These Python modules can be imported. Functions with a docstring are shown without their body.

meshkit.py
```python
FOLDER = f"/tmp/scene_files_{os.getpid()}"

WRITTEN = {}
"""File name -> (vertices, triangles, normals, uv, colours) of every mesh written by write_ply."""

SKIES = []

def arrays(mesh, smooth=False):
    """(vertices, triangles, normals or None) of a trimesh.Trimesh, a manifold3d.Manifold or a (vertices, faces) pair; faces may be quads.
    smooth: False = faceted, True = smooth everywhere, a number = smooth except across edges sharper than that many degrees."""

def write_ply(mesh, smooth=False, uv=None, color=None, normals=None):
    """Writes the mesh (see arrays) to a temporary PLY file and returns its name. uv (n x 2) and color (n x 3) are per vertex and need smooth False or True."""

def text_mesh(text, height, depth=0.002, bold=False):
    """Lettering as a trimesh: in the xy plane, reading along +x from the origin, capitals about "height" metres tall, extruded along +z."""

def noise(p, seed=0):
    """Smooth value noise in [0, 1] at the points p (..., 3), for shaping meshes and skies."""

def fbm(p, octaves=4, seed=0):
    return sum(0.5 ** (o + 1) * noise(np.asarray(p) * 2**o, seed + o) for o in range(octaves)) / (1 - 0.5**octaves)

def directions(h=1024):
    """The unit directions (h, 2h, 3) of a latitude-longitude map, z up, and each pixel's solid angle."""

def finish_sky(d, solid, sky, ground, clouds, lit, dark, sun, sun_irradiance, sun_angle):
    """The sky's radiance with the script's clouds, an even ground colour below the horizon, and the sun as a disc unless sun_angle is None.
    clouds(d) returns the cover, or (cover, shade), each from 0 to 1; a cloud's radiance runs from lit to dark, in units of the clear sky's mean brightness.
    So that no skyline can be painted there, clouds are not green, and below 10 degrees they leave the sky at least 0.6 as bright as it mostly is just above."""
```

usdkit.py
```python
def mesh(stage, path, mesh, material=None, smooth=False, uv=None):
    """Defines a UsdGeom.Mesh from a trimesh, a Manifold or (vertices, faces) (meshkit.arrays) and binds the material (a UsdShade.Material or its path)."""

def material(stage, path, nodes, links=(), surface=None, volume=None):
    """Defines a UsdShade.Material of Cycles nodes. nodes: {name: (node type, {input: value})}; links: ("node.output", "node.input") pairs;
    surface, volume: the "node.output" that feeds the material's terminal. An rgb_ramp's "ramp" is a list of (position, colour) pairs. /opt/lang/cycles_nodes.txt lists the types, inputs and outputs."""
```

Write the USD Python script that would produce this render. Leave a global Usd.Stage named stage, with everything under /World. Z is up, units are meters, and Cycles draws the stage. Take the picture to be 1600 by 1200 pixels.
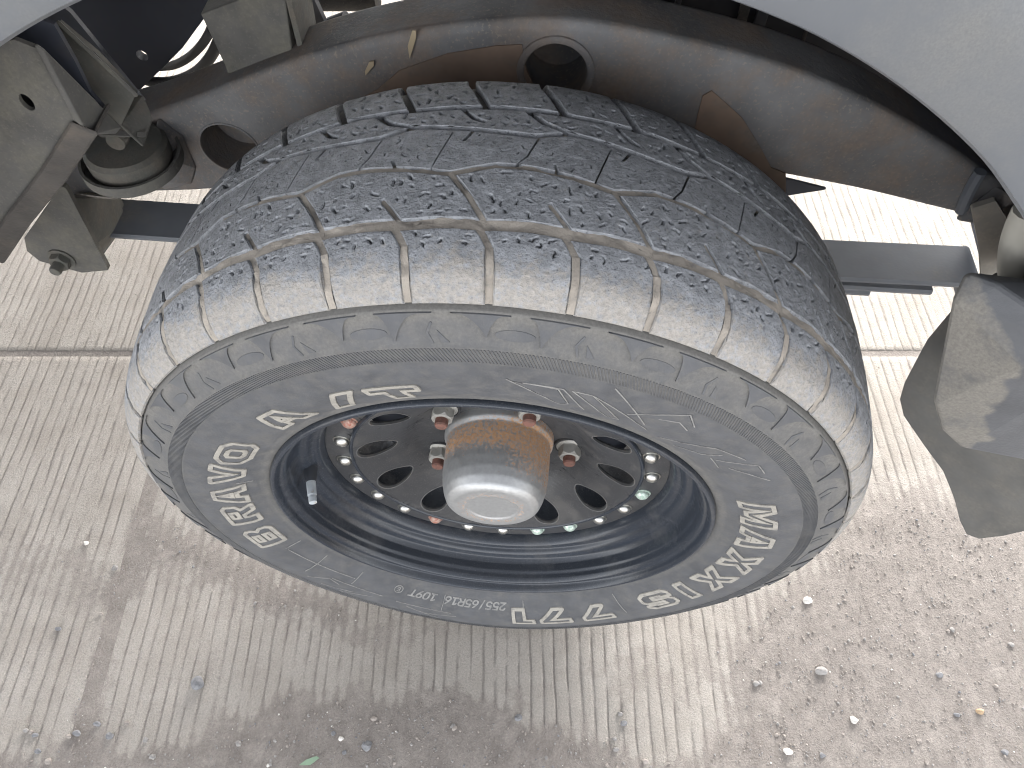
import math, random
import numpy as np, trimesh, shapely, manifold3d as m3
from shapely import affinity
from shapely.geometry import Polygon, LineString, Point, box
from shapely.ops import unary_union
from pxr import Usd, UsdGeom, UsdLux, UsdShade, Gf, Sdf, Vt
import usdkit, meshkit
from meshkit import fbm, noise

PI = math.pi
stage = Usd.Stage.CreateInMemory()
UsdGeom.SetStageUpAxis(stage, UsdGeom.Tokens.z)
UsdGeom.SetStageMetersPerUnit(stage, 1.0)
world = UsdGeom.Xform.Define(stage, '/World')
stage.SetDefaultPrim(world.GetPrim())

# ------------------------------------------------------------------ camera
H = 0.3555                                     # height of the wheel's axle
CAM = np.array([0.046, -0.315, 0.727 + H]); PITCH, YAW, FOC = math.radians(56.5), -0.0785, 1202.0
FW = np.array([math.sin(YAW) * math.cos(PITCH), math.cos(YAW) * math.cos(PITCH), -math.sin(PITCH)])
RT = np.array([math.cos(YAW), -math.sin(YAW), 0.0]); UP = np.cross(RT, FW)
cam = UsdGeom.Camera.Define(stage, '/World/camera')
cam.CreateHorizontalApertureAttr(36.0); cam.CreateVerticalApertureAttr(27.0)
cam.CreateFocalLengthAttr(36.0 * FOC / 1600); cam.CreateClippingRangeAttr(Gf.Vec2f(0.02, 400))
M4 = Gf.Matrix4d(*[float(x) for r in ((*RT, 0), (*UP, 0), (*-FW, 0), (*CAM, 1)) for x in r])
cam.AddTransformOp().Set(M4)
EXPOSURE = 2.08
cam.CreateExposureAttr(EXPOSURE)

# ------------------------------------------------------------------ sky and sun
SUN_AZ, SUN_EL = math.radians(20), math.radians(30)       # azimuth = atan2(x, y): from the far right, behind the truck
sd = np.array([math.sin(SUN_AZ) * math.cos(SUN_EL), math.cos(SUN_AZ) * math.cos(SUN_EL), math.sin(SUN_EL)])
usdkit.material(stage, '/World/Looks/sky_light', {
    'sky': ('sky_texture', {'sky_type': 'single_scattering', 'sun_disc': False, 'sun_elevation': SUN_EL, 'sun_rotation': SUN_AZ, 'aerosol_density': 2.0}),
    'high': ('sky_texture', {'sky_type': 'single_scattering', 'sun_disc': False, 'sun_elevation': SUN_EL, 'sun_rotation': SUN_AZ, 'aerosol_density': 2.0, 'vector': (-.25, -.43, .87)}),
    'bw': ('rgb_to_bw', {}), 'sc': ('math', {'math_type': 'multiply', 'value2': 1.75}), 'ha': ('combine_color', {}), 'bl': ('math', {'math_type': 'multiply', 'value2': 1.02}),
    'mx': ('mix_color', {'fac': 0.80}),
    'bg': ('background_shader', {'strength': 0.15})},
    [('high.color', 'bw.color'), ('bw.val', 'sc.value1'), ('sc.value', 'ha.r'), ('sc.value', 'ha.g'), ('sc.value', 'bl.value1'), ('bl.value', 'ha.b'),
     ('sky.color', 'mx.a'), ('ha.color', 'mx.b'), ('mx.result', 'bg.color')], surface='bg.background')
dome = UsdLux.DomeLight.Define(stage, '/World/sky')
UsdShade.MaterialBindingAPI.Apply(dome.GetPrim()).Bind(UsdShade.Material.Get(stage, '/World/Looks/sky_light'))
dome.GetPrim().SetCustomDataByKey('kind', 'structure')
sun = UsdLux.DistantLight.Define(stage, '/World/sun')
sun.CreateIntensityAttr(0.20); sun.CreateAngleAttr(10.0); sun.CreateNormalizeAttr(True) if hasattr(sun, 'CreateNormalizeAttr') else None
sun.CreateColorAttr(Gf.Vec3f(1.0, 0.95, 0.88))
z_ = sd; x_ = np.cross([0, 0, 1], z_); x_ /= np.linalg.norm(x_); y_ = np.cross(z_, x_)
sun.AddTransformOp().Set(Gf.Matrix4d(*[float(v) for r in ((*x_, 0), (*y_, 0), (*z_, 0), (0, 0, 5, 1)) for v in r]))

# ------------------------------------------------------------------ helpers
def ray(px, py): return FW + RT * (px - 800) / FOC - UP * (py - 600) / FOC
def at(px, py, Y):                              # the place at depth Y seen at (px, py) of the photograph
    d = ray(px, py); return CAM + d * (Y - CAM[1]) / d[1]
def ground_at(px, py):
    d = ray(px, py); return CAM + d * (0 - CAM[2]) / d[2]
def to_photo(X):
    d = np.asarray(X, float) - CAM; z = d @ FW
    return 800 + FOC * (d @ RT) / z, 600 - FOC * (d @ UP) / z

used = {}
def numbered(parent, name):
    k = (parent, name); n = used.get(k, 0); used[k] = n + 1
    return f'{parent}/{name}' if n == 0 else f'{parent}/{name}_{n:03d}'
def look(m): return UsdShade.Material.Get(stage, '/World/Looks/' + m)
def xf(name, parent='/World', loc=None, **data):
    p = numbered(parent, name); x = UsdGeom.Xform.Define(stage, p)
    if loc is not None: x.AddTranslateOp().Set(Gf.Vec3d(*map(float, loc)))
    for k, v in data.items(): x.GetPrim().SetCustomDataByKey(k, v)
    return p
def obj(name, mesh, mat, parent, smooth=30, attrs=None, **data):
    p = numbered(parent, name)
    m = usdkit.mesh(stage, p, mesh, look(mat), smooth)
    for k, v in (attrs or {}).items():
        UsdGeom.PrimvarsAPI(m).CreatePrimvar(k, Sdf.ValueTypeNames.FloatArray, 'vertex').Set(Vt.FloatArray.FromNumpy(np.asarray(v, np.float32)))
    for k, v in data.items(): m.GetPrim().SetCustomDataByKey(k, v)
    return p
def cat(ms): return trimesh.util.concatenate([m if isinstance(m, trimesh.Trimesh) else trimesh.Trimesh(*m, process=False) for m in ms])
def man(m):                                     # manifold -> trimesh
    k = m.to_mesh(); return trimesh.Trimesh(k.vert_properties[:, :3], k.tri_verts, process=False)
def hull(pts, r=0.0, seg=8):
    if r: return man(m3.Manifold.batch_hull([m3.Manifold.sphere(r, seg).translate([float(c) for c in p]) for p in pts]))
    return man(m3.Manifold.hull_points(np.asarray(pts, float)))
def rbox(c, size, r=0.002):
    s = np.asarray(size) / 2 - r; c = np.asarray(c)
    return hull([c + s * np.array(k) for k in np.ndindex(2, 2, 2) for k in [np.array(k) * 2 - 1]], r)
def plate(pts, vec, r=0.0):                     # a flat plate: outline points moved along vec
    pts = [np.asarray(p, float) for p in pts]; vec = np.asarray(vec, float); n = len(pts)
    c = sum(pts) / n; ax = vec / np.linalg.norm(vec)
    u = pts[1] - pts[0]; u -= ax * (u @ ax); u /= np.linalg.norm(u); w = np.cross(ax, u)
    pl = Polygon([((p - c) @ u, (p - c) @ w) for p in pts]).buffer(0)
    if r: pl = pl.buffer(-r).buffer(r, 6)
    t = trimesh.creation.extrude_polygon(pl, np.linalg.norm(vec), engine='earcut')
    T = np.eye(4); T[:3, 0], T[:3, 1], T[:3, 2], T[:3, 3] = u, w, ax, c
    t.apply_transform(T); return t
def tube(path, r, n=14, closed=False):
    P = np.asarray(path, float); m = len(P)
    tan = np.gradient(P, axis=0); tan /= np.linalg.norm(tan, axis=1, keepdims=True)
    a = np.array([0, 0, 1.0]) if abs(tan[0][2]) < .9 else np.array([1.0, 0, 0])
    V = []
    rr = np.broadcast_to(r, (m,))
    for i in range(m):
        u = np.cross(tan[i], a); u /= np.linalg.norm(u); w = np.cross(u, tan[i]); a = w
        V += [P[i] + rr[i] * (math.cos(q) * u + math.sin(q) * w) for q in np.linspace(0, 2 * PI, n, endpoint=False)]
    F = [(i * n + j, i * n + (j + 1) % n, (i + 1) * n + (j + 1) % n, (i + 1) * n + j) for i in range(m - 1) for j in range(n)]
    V += [P[0], P[-1]]
    T = [(f[0], f[1], f[2]) for f in F] + [(f[0], f[2], f[3]) for f in F]
    T += [(len(V) - 2, (j + 1) % n, j) for j in range(n)] + [(len(V) - 1, (m - 1) * n + j, (m - 1) * n + (j + 1) % n) for j in range(n)]
    t = trimesh.Trimesh(V, T, process=False); t.fix_normals(); return t
def smooth_path(pts, k=8):
    from scipy.interpolate import CubicSpline
    P = np.asarray(pts, float); s = np.arange(len(P)); c = CubicSpline(s, P)
    return c(np.linspace(0, len(P) - 1, (len(P) - 1) * k + 1))
def revolve(prof, n=128, closed=False):         # (r, y) pairs turned about the y axis
    P = np.asarray(prof, float); m = len(P); q = np.linspace(0, 2 * PI, n, endpoint=False)
    V = np.stack([P[:, 0][None] * np.cos(q)[:, None], np.broadcast_to(P[:, 1], (n, m)), P[:, 0][None] * np.sin(q)[:, None]], -1).reshape(-1, 3)
    i, j = np.meshgrid(np.arange(n), np.arange(m - 1), indexing='ij')
    a = i * m + j; b = ((i + 1) % n) * m + j
    F = np.concatenate([np.stack([a, a + 1, b + 1], -1).reshape(-1, 3), np.stack([a, b + 1, b], -1).reshape(-1, 3)])
    return trimesh.Trimesh(V, F, process=False)
def hexnut(c, axis_y, r, h, rot=0.0):           # hexagon prism along y with turned-down corners
    prof = m3.CrossSection([[(r * math.cos(rot + k * PI / 3), r * math.sin(rot + k * PI / 3)) for k in range(6)]]).extrude(h)
    cone = m3.Manifold.cylinder(h * 1.001, r * 1.5, r * 0.86, 48)
    t = man(prof ^ cone)
    v = t.vertices.copy(); t.vertices = np.stack([v[:, 0], -v[:, 2] * axis_y, v[:, 1]], -1) + np.asarray(c); t.fix_normals(); return t
def smoothstep(a, b, x): t = np.clip((x - a) / (b - a), 0, 1); return t * t * (3 - 2 * t)

# ------------------------------------------------------------------ materials
def mat(name, base, dirt=None, s=20, lo=.5, hi=.6, A=0.0, attr='dust', K=1.0, r0=.6, r1=.9, metal=0.0, var=.15, bump=.3, bs=300, bd=.001, coat=0.0, extra=None, spec=.5, fleck=None):
    """base paint or rubber with noise in its tone; where noise*K + attr*A passes lo..hi, dirt or rust covers it."""
    N = {'g': ('geometry', {}),
         'n0': ('noise_texture', {'scale': s * .6, 'detail': 5.0, 'roughness': .6}),
         'n1': ('noise_texture', {'scale': s, 'detail': 8.0, 'roughness': .68}),
         'n2': ('noise_texture', {'scale': bs, 'detail': 5.0, 'roughness': .65}),
         'v': ('map_range', {'from_min': .3, 'from_max': .7, 'to_min': 1 - var, 'to_max': 1 + var, 'clamp': True}),
         'b': ('vector_math', {'math_type': 'scale', 'vector1': base}),
         'p': ('principled_bsdf', {'roughness': r0, 'metallic': metal, 'coat_weight': coat, 'specular_ior_level': spec})}
    Lk = [('g.position', 'n0.vector'), ('g.position', 'n1.vector'), ('g.position', 'n2.vector'), ('n0.fac', 'v.value'), ('v.result', 'b.scale')]
    col = 'b.vector'
    if fleck:
        N['n3'] = ('noise_texture', {'scale': bs * 1.7, 'detail': 3.0, 'roughness': .6})
        N['fm'] = ('map_range', {'from_min': .56, 'from_max': .68, 'to_min': 0.0, 'to_max': fleck[1], 'clamp': True})
        N['fx'] = ('mix_color', {'b': fleck[0]})
        Lk += [('g.position', 'n3.vector'), ('n3.fac', 'fm.value'), ('fm.result', 'fx.fac'), (col, 'fx.a')]; col = 'fx.result'
    if dirt is not None:
        N['a'] = ('attribute', {'attribute': attr})
        N['k'] = ('math', {'math_type': 'multiply_add', 'value2': A})
        N['kk'] = ('math', {'math_type': 'multiply', 'value2': K})
        N['m'] = ('map_range', {'from_min': lo, 'from_max': hi, 'to_min': 0.0, 'to_max': 1.0, 'clamp': True})
        N['dv'] = ('map_range', {'from_min': .3, 'from_max': .7, 'to_min': .8, 'to_max': 1.2, 'clamp': True})
        N['d'] = ('vector_math', {'math_type': 'scale', 'vector1': dirt})
        N['x'] = ('mix_color', {})
        N['r'] = ('mix_float', {'a': r0, 'b': r1})
        N['me'] = ('mix_float', {'a': metal, 'b': 0.0})
        Lk += [('a.fac', 'k.value1'), ('n1.fac', 'kk.value1'), ('kk.value', 'k.value3'), ('k.value', 'm.value'), ('n2.fac', 'dv.value'), ('dv.result', 'd.scale'),
               (col, 'x.a'), ('d.vector', 'x.b'), ('m.result', 'x.fac'), ('m.result', 'r.fac'), ('m.result', 'me.fac'), ('r.result', 'p.roughness'), ('me.result', 'p.metallic')]
        col = 'x.result'
    Lk.append((col, 'p.base_color'))
    if bump:
        N['bu'] = ('bump', {'strength': bump, 'distance': bd})
        Lk += [('n2.fac', 'bu.height'), ('bu.normal', 'p.normal')]
    usdkit.material(stage, '/World/Looks/' + name, N, Lk, surface='p.BSDF')

DUST = (.262, .242, .216)
mat('tread_rubber', (.215, .220, .228), DUST, s=190, lo=1.36, hi=1.84, A=.92, K=2.2, r0=.75, r1=.95, bump=1.0, bs=300, bd=.0028, var=.3, fleck=((.06, .062, .068), .7))
mat('sidewall_rubber', (.048, .049, .052), (.098, .093, .085), s=70, lo=.52, hi=.95, A=.62, r0=.62, r1=.9, bump=.35, bs=420, bd=.0007, var=.22)
mat('sidewall_relief', (.050, .051, .054), (.098, .093, .085), s=60, lo=.45, hi=.85, A=0, r0=.65, r1=.9, bump=.3, bs=420, bd=.0006, var=.2)
mat('groove_dust', (.24, .212, .178), (.12, .113, .105), s=60, lo=.56, hi=.7, r0=.95, r1=.95, bump=.8, bs=500, bd=.001, var=.2)
mat('letter_white', (.225, .21, .182), (.13, .122, .112), s=110, lo=.50, hi=.66, r0=.75, r1=.85, bump=.3, bs=600, bd=.0004)
mat('rim_black', (.011, .0135, .018), (.048, .046, .044), s=18, lo=.52, hi=1.15, r0=.22, r1=.7, bump=.04, bs=500, bd=.0003, fleck=((.09, .09, .09), .35))
mat('rim_disc_black', (.017, .017, .018), (.075, .069, .062), s=26, lo=.5, hi=.95, r0=.4, r1=.85, bump=.1, bs=500, bd=.0003, fleck=((.12, .12, .115), .4))
mat('bare_edge', (.11, .11, .108), (.1, .09, .08), s=150, lo=.5, hi=.6, r0=.4, r1=.8, metal=.5, bump=.1)
mat('hub_metal', (.34, .34, .335), (.36, .20, .10), s=400, lo=.66, hi=.80, A=.28, attr='rust', r0=.44, r1=.8, metal=.85, bump=.12, bs=260, bd=.0004, var=.1)
mat('chrome', (.52, .51, .475), (.2, .17, .13), s=260, lo=.6, hi=.7, r0=.3, r1=.7, metal=1.0, bump=.05)
mat('rusty_rivet', (.32, .22, .18), (.25, .09, .06), s=260, lo=.45, hi=.6, r0=.5, r1=.8, metal=.6, bump=.2)
mat('green_rivet', (.46, .52, .46), (.25, .33, .27), s=260, lo=.45, hi=.6, r0=.35, r1=.7, metal=.7, bump=.1)
mat('nut_zinc', (.27, .26, .235), (.16, .13, .1), s=120, lo=.58, hi=.72, r0=.5, r1=.8, metal=.35, bump=.15)
mat('stud_rust', (.125, .055, .04), (.085, .045, .034), s=200, lo=.5, hi=.6, r0=.75, r1=.9, bump=.4)
mat('valve_rubber', (.02, .022, .026), r0=.5, bump=.1)
mat('valve_cap', (.30, .32, .33), (.2, .17, .13), s=150, lo=.58, hi=.7, r0=.5, r1=.8, bump=.1)
mat('frame_steel', (.098, .096, .096), (.150, .112, .084), s=16, lo=.45, hi=.70, A=.3, attr='rust', r0=.7, r1=.9, bump=.6, bs=180, bd=.0012, var=.45, fleck=((.19, .16, .13), .55))
mat('rust_plate', (.125, .086, .062), (.10, .085, .073), s=22, lo=.5, hi=.7, r0=.85, r1=.9, bump=.4, bs=250, bd=.001, var=.3)
mat('dusty_steel', (.060, .057, .052), (.105, .098, .078), s=26, lo=.44, hi=.72, r0=.75, r1=.92, bump=.5, bs=240, bd=.001, var=.35, fleck=((.13, .118, .10), .35))
mat('olive_steel', (.056, .055, .047), (.10, .084, .066), s=28, lo=.46, hi=.74, r0=.7, r1=.9, bump=.5, bs=240, bd=.001, var=.35, fleck=((.11, .1, .085), .35))
mat('spring_steel', (.095, .103, .115), (.14, .132, .12), s=16, lo=.52, hi=.75, r0=.6, r1=.85, bump=.25, bs=280, bd=.0007, var=.2)
mat('dark_under', (.02, .022, .03), (.05, .045, .042), s=12, lo=.55, hi=.8, r0=.6, r1=.85, bump=.2)
mat('dark_body', (.05, .055, .068), (.07, .062, .055), s=12, lo=.52, hi=.8, r0=.55, r1=.85, bump=.2)
mat('hose_rubber', (.008, .008, .010), r0=.6, bump=.1)
mat('fender_paint', (.40, .42, .45), (.3, .3, .29), s=10, lo=.5, hi=.85, r0=.3, r1=.5, metal=.2, bump=.03, var=.05, coat=.5)
mat('fender_grey', (.066, .070, .076), (.10, .098, .092), s=10, lo=.5, hi=.85, r0=.5, r1=.7, bump=.12, bs=700, bd=.0004, var=.08)
mat('flap_rubber', (.072, .070, .065), (.100, .093, .080), s=34, lo=.42, hi=.75, r0=.8, r1=.92, bump=.3, bs=300, bd=.0008, var=.2)
mat('dusty_plastic', (.050, .051, .054), (.118, .109, .095), s=40, lo=.68, hi=.98, A=.62, r0=.6, r1=.92, bump=.5, bs=420, bd=.0008, var=.2)
mat('beige_paint', (.22, .207, .178), (.2, .17, .13), s=20, lo=.55, hi=.75, r0=.6, r1=.85, bump=.1)
mat('shackle_beige', (.17, .158, .138), (.23, .205, .17), s=40, lo=.45, hi=.7, r0=.8, r1=.9, bump=.3)
mat('grime_steel', (.042, .037, .032), (.085, .07, .055), s=40, lo=.48, hi=.72, r0=.8, r1=.92, bump=.8, bs=200, bd=.0015, var=.4)
mat('drip', (.24, .19, .12), r0=.7, bump=.1)
# concrete: pale, with reddish dirt where 'dust' says and dark grit in the grooves
def concrete(name):
    N = {'g': ('geometry', {}), 'a': ('attribute', {'attribute': 'dust'}), 'gr': ('attribute', {'attribute': 'groove'}),
         'n0': ('noise_texture', {'scale': 9.0, 'detail': 7.0, 'roughness': .66}), 'n1': ('noise_texture', {'scale': 30.0, 'detail': 10.0, 'roughness': .74}),
         'n2': ('noise_texture', {'scale': 420.0, 'detail': 4.0, 'roughness': .7}), 'n4': ('noise_texture', {'scale': 130.0, 'detail': 6.0, 'roughness': .72}),
         'c0': ('rgb_ramp', {'ramp': [(.3, (.262, .234, .200)), (.5, (.305, .277, .241)), (.7, (.342, .313, .275))]}),
         'd0': ('rgb_ramp', {'ramp': [(.3, (.160, .139, .122)), (.5, (.215, .189, .166)), (.72, (.295, .264, .232))]}),
         'k': ('math', {'math_type': 'multiply_add', 'value2': 1.0}), 'h': ('math', {'math_type': 'multiply_add', 'value2': 2.4, 'value3': -1.2}),
         'm': ('map_range', {'from_min': .26, 'from_max': .60, 'to_min': 0.0, 'to_max': .95, 'clamp': True}),
         'x': ('mix_color', {}), 'y': ('mix_color', {'b': (.15, .135, .12)}), 'gm': ('math', {'math_type': 'multiply', 'value2': .8}),
         'sp': ('map_range', {'from_min': .60, 'from_max': .70, 'to_min': 0.0, 'to_max': .6, 'clamp': True}), 'z': ('mix_color', {'b': (.17, .158, .148)}),
         'fn': ('map_range', {'from_min': .3, 'from_max': .7, 'to_min': .82, 'to_max': 1.16, 'clamp': True}), 'w': ('vector_math', {'math_type': 'scale'}),
         'hs': ('math', {'math_type': 'add'}),
         'bu': ('bump', {'strength': .7, 'distance': .002}), 'p': ('principled_bsdf', {'roughness': .92, 'specular_ior_level': .25})}
    Lk = [('g.position', q + '.vector') for q in ('n0', 'n1', 'n2', 'n4')]
    Lk += [('n0.fac', 'c0.fac'), ('n1.fac', 'd0.fac'), ('n1.fac', 'h.value1'), ('a.fac', 'k.value1'), ('h.value', 'k.value3'), ('k.value', 'm.value'),
           ('c0.color', 'x.a'), ('d0.color', 'x.b'), ('m.result', 'x.fac'), ('gr.fac', 'gm.value1'), ('x.result', 'y.a'), ('gm.value', 'y.fac'),
           ('n4.fac', 'sp.value'), ('y.result', 'z.a'), ('sp.result', 'z.fac'), ('n2.fac', 'fn.value'), ('fn.result', 'w.scale'), ('z.result', 'w.vector1'),
           ('w.vector', 'p.base_color'), ('n2.fac', 'hs.value1'), ('n4.fac', 'hs.value2'), ('hs.value', 'bu.height'), ('bu.normal', 'p.normal')]
    usdkit.material(stage, '/World/Looks/' + name, N, Lk, surface='p.BSDF')
concrete('concrete')
mat('joint_dirt', (.235, .198, .172), (.185, .16, .14), s=40, lo=.5, hi=.7, r0=.95, r1=.95, bump=.8, bs=300, bd=.002)
mat('far_ground', (.38, .365, .345), (.27, .235, .21), s=3, lo=.5, hi=.65, r0=.95, r1=.95, bump=.3)
for i, c in enumerate([(.17, .168, .17), (.25, .235, .218), (.58, .55, .50), (.27, .237, .207), (.42, .30, .18)]):
    mat(f'stone_{"abcde"[i]}', c, tuple(x * .75 for x in c), s=120, lo=.45, hi=.6, r0=.85, r1=.9, bump=.5, bs=500, bd=.001)
mat('leaf_green', (.17, .24, .16), r0=.6, bump=.1)

# ------------------------------------------------------------------ ground: grooved concrete slabs
EU, EV = RT[:2], np.array([-RT[1], RT[0]])
def uv_world(u, v, z): return np.stack([u * EU[0] + v * EV[0], u * EU[1] + v * EV[1], z], -1)
VJ, UJ = 0.4625, -0.5385
BL = [  # dirt patches: outline in the photograph's picture of the ground, strength, softness
    ([(-60, 1290), (-60, 1178), (60, 1185), (110, 1150), (200, 1182), (300, 1160), (350, 1120), (440, 1098), (520, 1080), (640, 1084), (720, 1088), (800, 1098), (840, 1125), (900, 1150), (1000, 1178), (1100, 1186), (1180, 1120), (1260, 1105), (1340, 1165), (1420, 1100), (1520, 1060), (1700, 1030), (1700, 1290)], 1.0, 16),
    ([(1180, 1300), (1120, 1000), (1190, 930), (1260, 870), (1340, 790), (1390, 752), (1520, 780), (1700, 820), (1700, 1300)], .80, 30),
    ([(1330, 900), (1370, 910), (1385, 1010), (1400, 1100), (1380, 1110), (1350, 1000)], .85, 14),
    ([(-60, 850), (70, 840), (190, 850), (220, 900), (140, 960), (60, 940), (-60, 955)], .50, 30),
    ([(215, 800), (300, 815), (420, 880), (560, 955), (620, 985), (540, 1000), (430, 960), (340, 925), (260, 900), (225, 880)], .74, 22),
    ([(540, 985), (640, 985), (690, 1000), (560, 1012)], .62, 20),
    ([(208, 790), (232, 790), (212, 900), (175, 1000), (150, 1100), (140, 1180), (112, 1180), (122, 1110), (150, 1000), (172, 960), (150, 930), (190, 870)], .98, 9),
    ([(1390, 585), (1425, 575), (1430, 615), (1400, 620)], .6, 14),
    ([(900, 1020), (1060, 990), (1180, 960), (1200, 1060), (1120, 1100), (960, 1100)], .42, 40)]
def dirt_mask(X):
    px, py = to_photo(X)
    w = 30 * (fbm(np.stack([X[:, 0] * 22, X[:, 1] * 22, X[:, 0] * 0], -1), 4, 7) - .5) * 2
    w2 = 30 * (fbm(np.stack([X[:, 0] * 22 + 50, X[:, 1] * 22, X[:, 0] * 0], -1), 4, 9) - .5) * 2
    out = 0.06 + .16 * fbm(np.stack([X[:, 0] * 5, X[:, 1] * 5, X[:, 0] * 0 + 3], -1), 4, 3)
    inside = np.abs(px - 800) < 1100
    for poly, st, soft in BL:
        P = Polygon(poly).buffer(0); d = np.zeros(len(px))
        b = P.bounds; k = inside & (px > b[0] - 90) & (px < b[2] + 90) & (py > b[1] - 90) & (py < b[3] + 90)
        pts = shapely.points(px[k] + w[k], py[k] + w2[k])
        sgn = np.where(shapely.contains(P, pts), 1, -1) * shapely.distance(P.exterior, pts)
        d[k] = st * smoothstep(-soft * 2.2, soft * 2.2, sgn)
        out = np.maximum(out, d)
    out = np.where((py > 1250) & inside, np.maximum(out, .85), out)
    return np.clip(out, 0, 1)

pave = xf('concrete_pavement', kind='structure', label='grooved pale concrete pavement with dirt in its joints')
rng = np.random.default_rng(11)
grooves = []
u = -2.0
while u < 2.0:
    grooves.append((u, rng.uniform(.0021, .0036), rng.uniform(0, 100))); u += .0166 + rng.uniform(-.0022, .0022)
def slab(u0, u1, v0, v1, kill=()):
    cols = [(u0, 0, 0, 0.0)]
    for gi, (c, w, sd_) in enumerate(grooves):
        if c - w < u0 + .014 or c + w > u1 - .018: continue
        nx = grooves[gi + 1][0] if gi + 1 < len(grooves) else c + .0166
        cols += [(c - w * .75, 0, 0, .6), (c - w * .3, 1, sd_, 1.0), (c + w * .3, 1, sd_, 1.0), (c + w * .75, 0, 0, .6), ((c + nx) / 2 - .002, 0, 0, -.5), ((c + nx) / 2 + .002, 0, 0, -.5)]
    cols.append((u1, 0, 0, 0.0))
    cu = np.array([c[0] for c in cols]); cd = np.array([c[1] for c in cols], float); cs = np.array([c[2] for c in cols])
    cg = np.array([c[3] for c in cols])
    vs = [v0, v0 + .004]; vs += list(np.arange(v0 + .012, v1 - .012, .011)); vs += [v1 - .004, v1]; vs = np.array(vs)
    U, V = np.meshgrid(cu, vs, indexing='ij')
    S = np.broadcast_to(cs[:, None], U.shape); Dp = np.broadcast_to(cd[:, None], U.shape)
    wob = np.zeros_like(U); gs = np.array([g[2] for g in grooves])
    seed_col = np.zeros(len(cols)); k = 0
    for i in range(1, len(cols) - 1): seed_col[i] = cs[((i - 1) // 6) * 6 + 2]
    SC = np.broadcast_to(seed_col[:, None], U.shape)
    wob = .0022 * (fbm(np.stack([V * 14, SC, SC * 0], -1), 3, 5) - .5) * 2
    wob[0] = wob[-1] = 0
    nz = fbm(np.stack([V * 30, S * 1.7, S * 0], -1), 3, 2)
    depth = Dp * smoothstep(.18, .52, nz)
    X = uv_world(U + wob, V, U * 0).reshape(-1, 3)
    dm = dirt_mask(X).reshape(U.shape)
    vis = np.clip(1 - smoothstep(.20, .44, dm + .30 * (fbm(np.stack([U * 40, V * 40, U * 0], -1), 3, 4) - .5)), 0.0, 1)
    depth = depth * vis
    z = -.0010 * depth + dm * .0012 + .0022 * dm * (fbm(np.stack([U * 150, V * 150, U * 0], -1), 3, 16) - .5) + .0012 * (fbm(np.stack([U * 60, V * 60, U * 0], -1), 3, 6) - .5) * (.5 + dm)
    gd = np.clip(depth, 0, 1) * (.06 + .40 * noise(np.stack([U * 15, V * 40, U * 0], -1), 8))
    edge = (V <= v0 + .001) | (V >= v1 - .001) | (U <= u0 + .0005) | (U >= u1 - .0005)
    z = np.where(edge, np.where((np.abs(U - UJ) < .006) & (V < VJ - .01), -.0012, -.0045), z)
    dm = np.clip(dm + .20 * cg[:, None] * smoothstep(.02, .3, dm) * smoothstep(1.0, .7, dm), 0, 1)
    Pn = uv_world(U + wob, V, z).reshape(-1, 3)
    n, m = U.shape; i, j = np.meshgrid(np.arange(n - 1), np.arange(m - 1), indexing='ij'); a = (i * m + j).ravel(); b = a + m
    F = np.concatenate([np.stack([a, b, b + 1], -1), np.stack([a, b + 1, a + 1], -1)])
    obj('concrete_slab', (Pn, F), 'concrete', pave, True, {'dust': dm.ravel(), 'groove': gd.ravel()})
slab(-2.0, 2.0, VJ + .004, 2.1)
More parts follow.
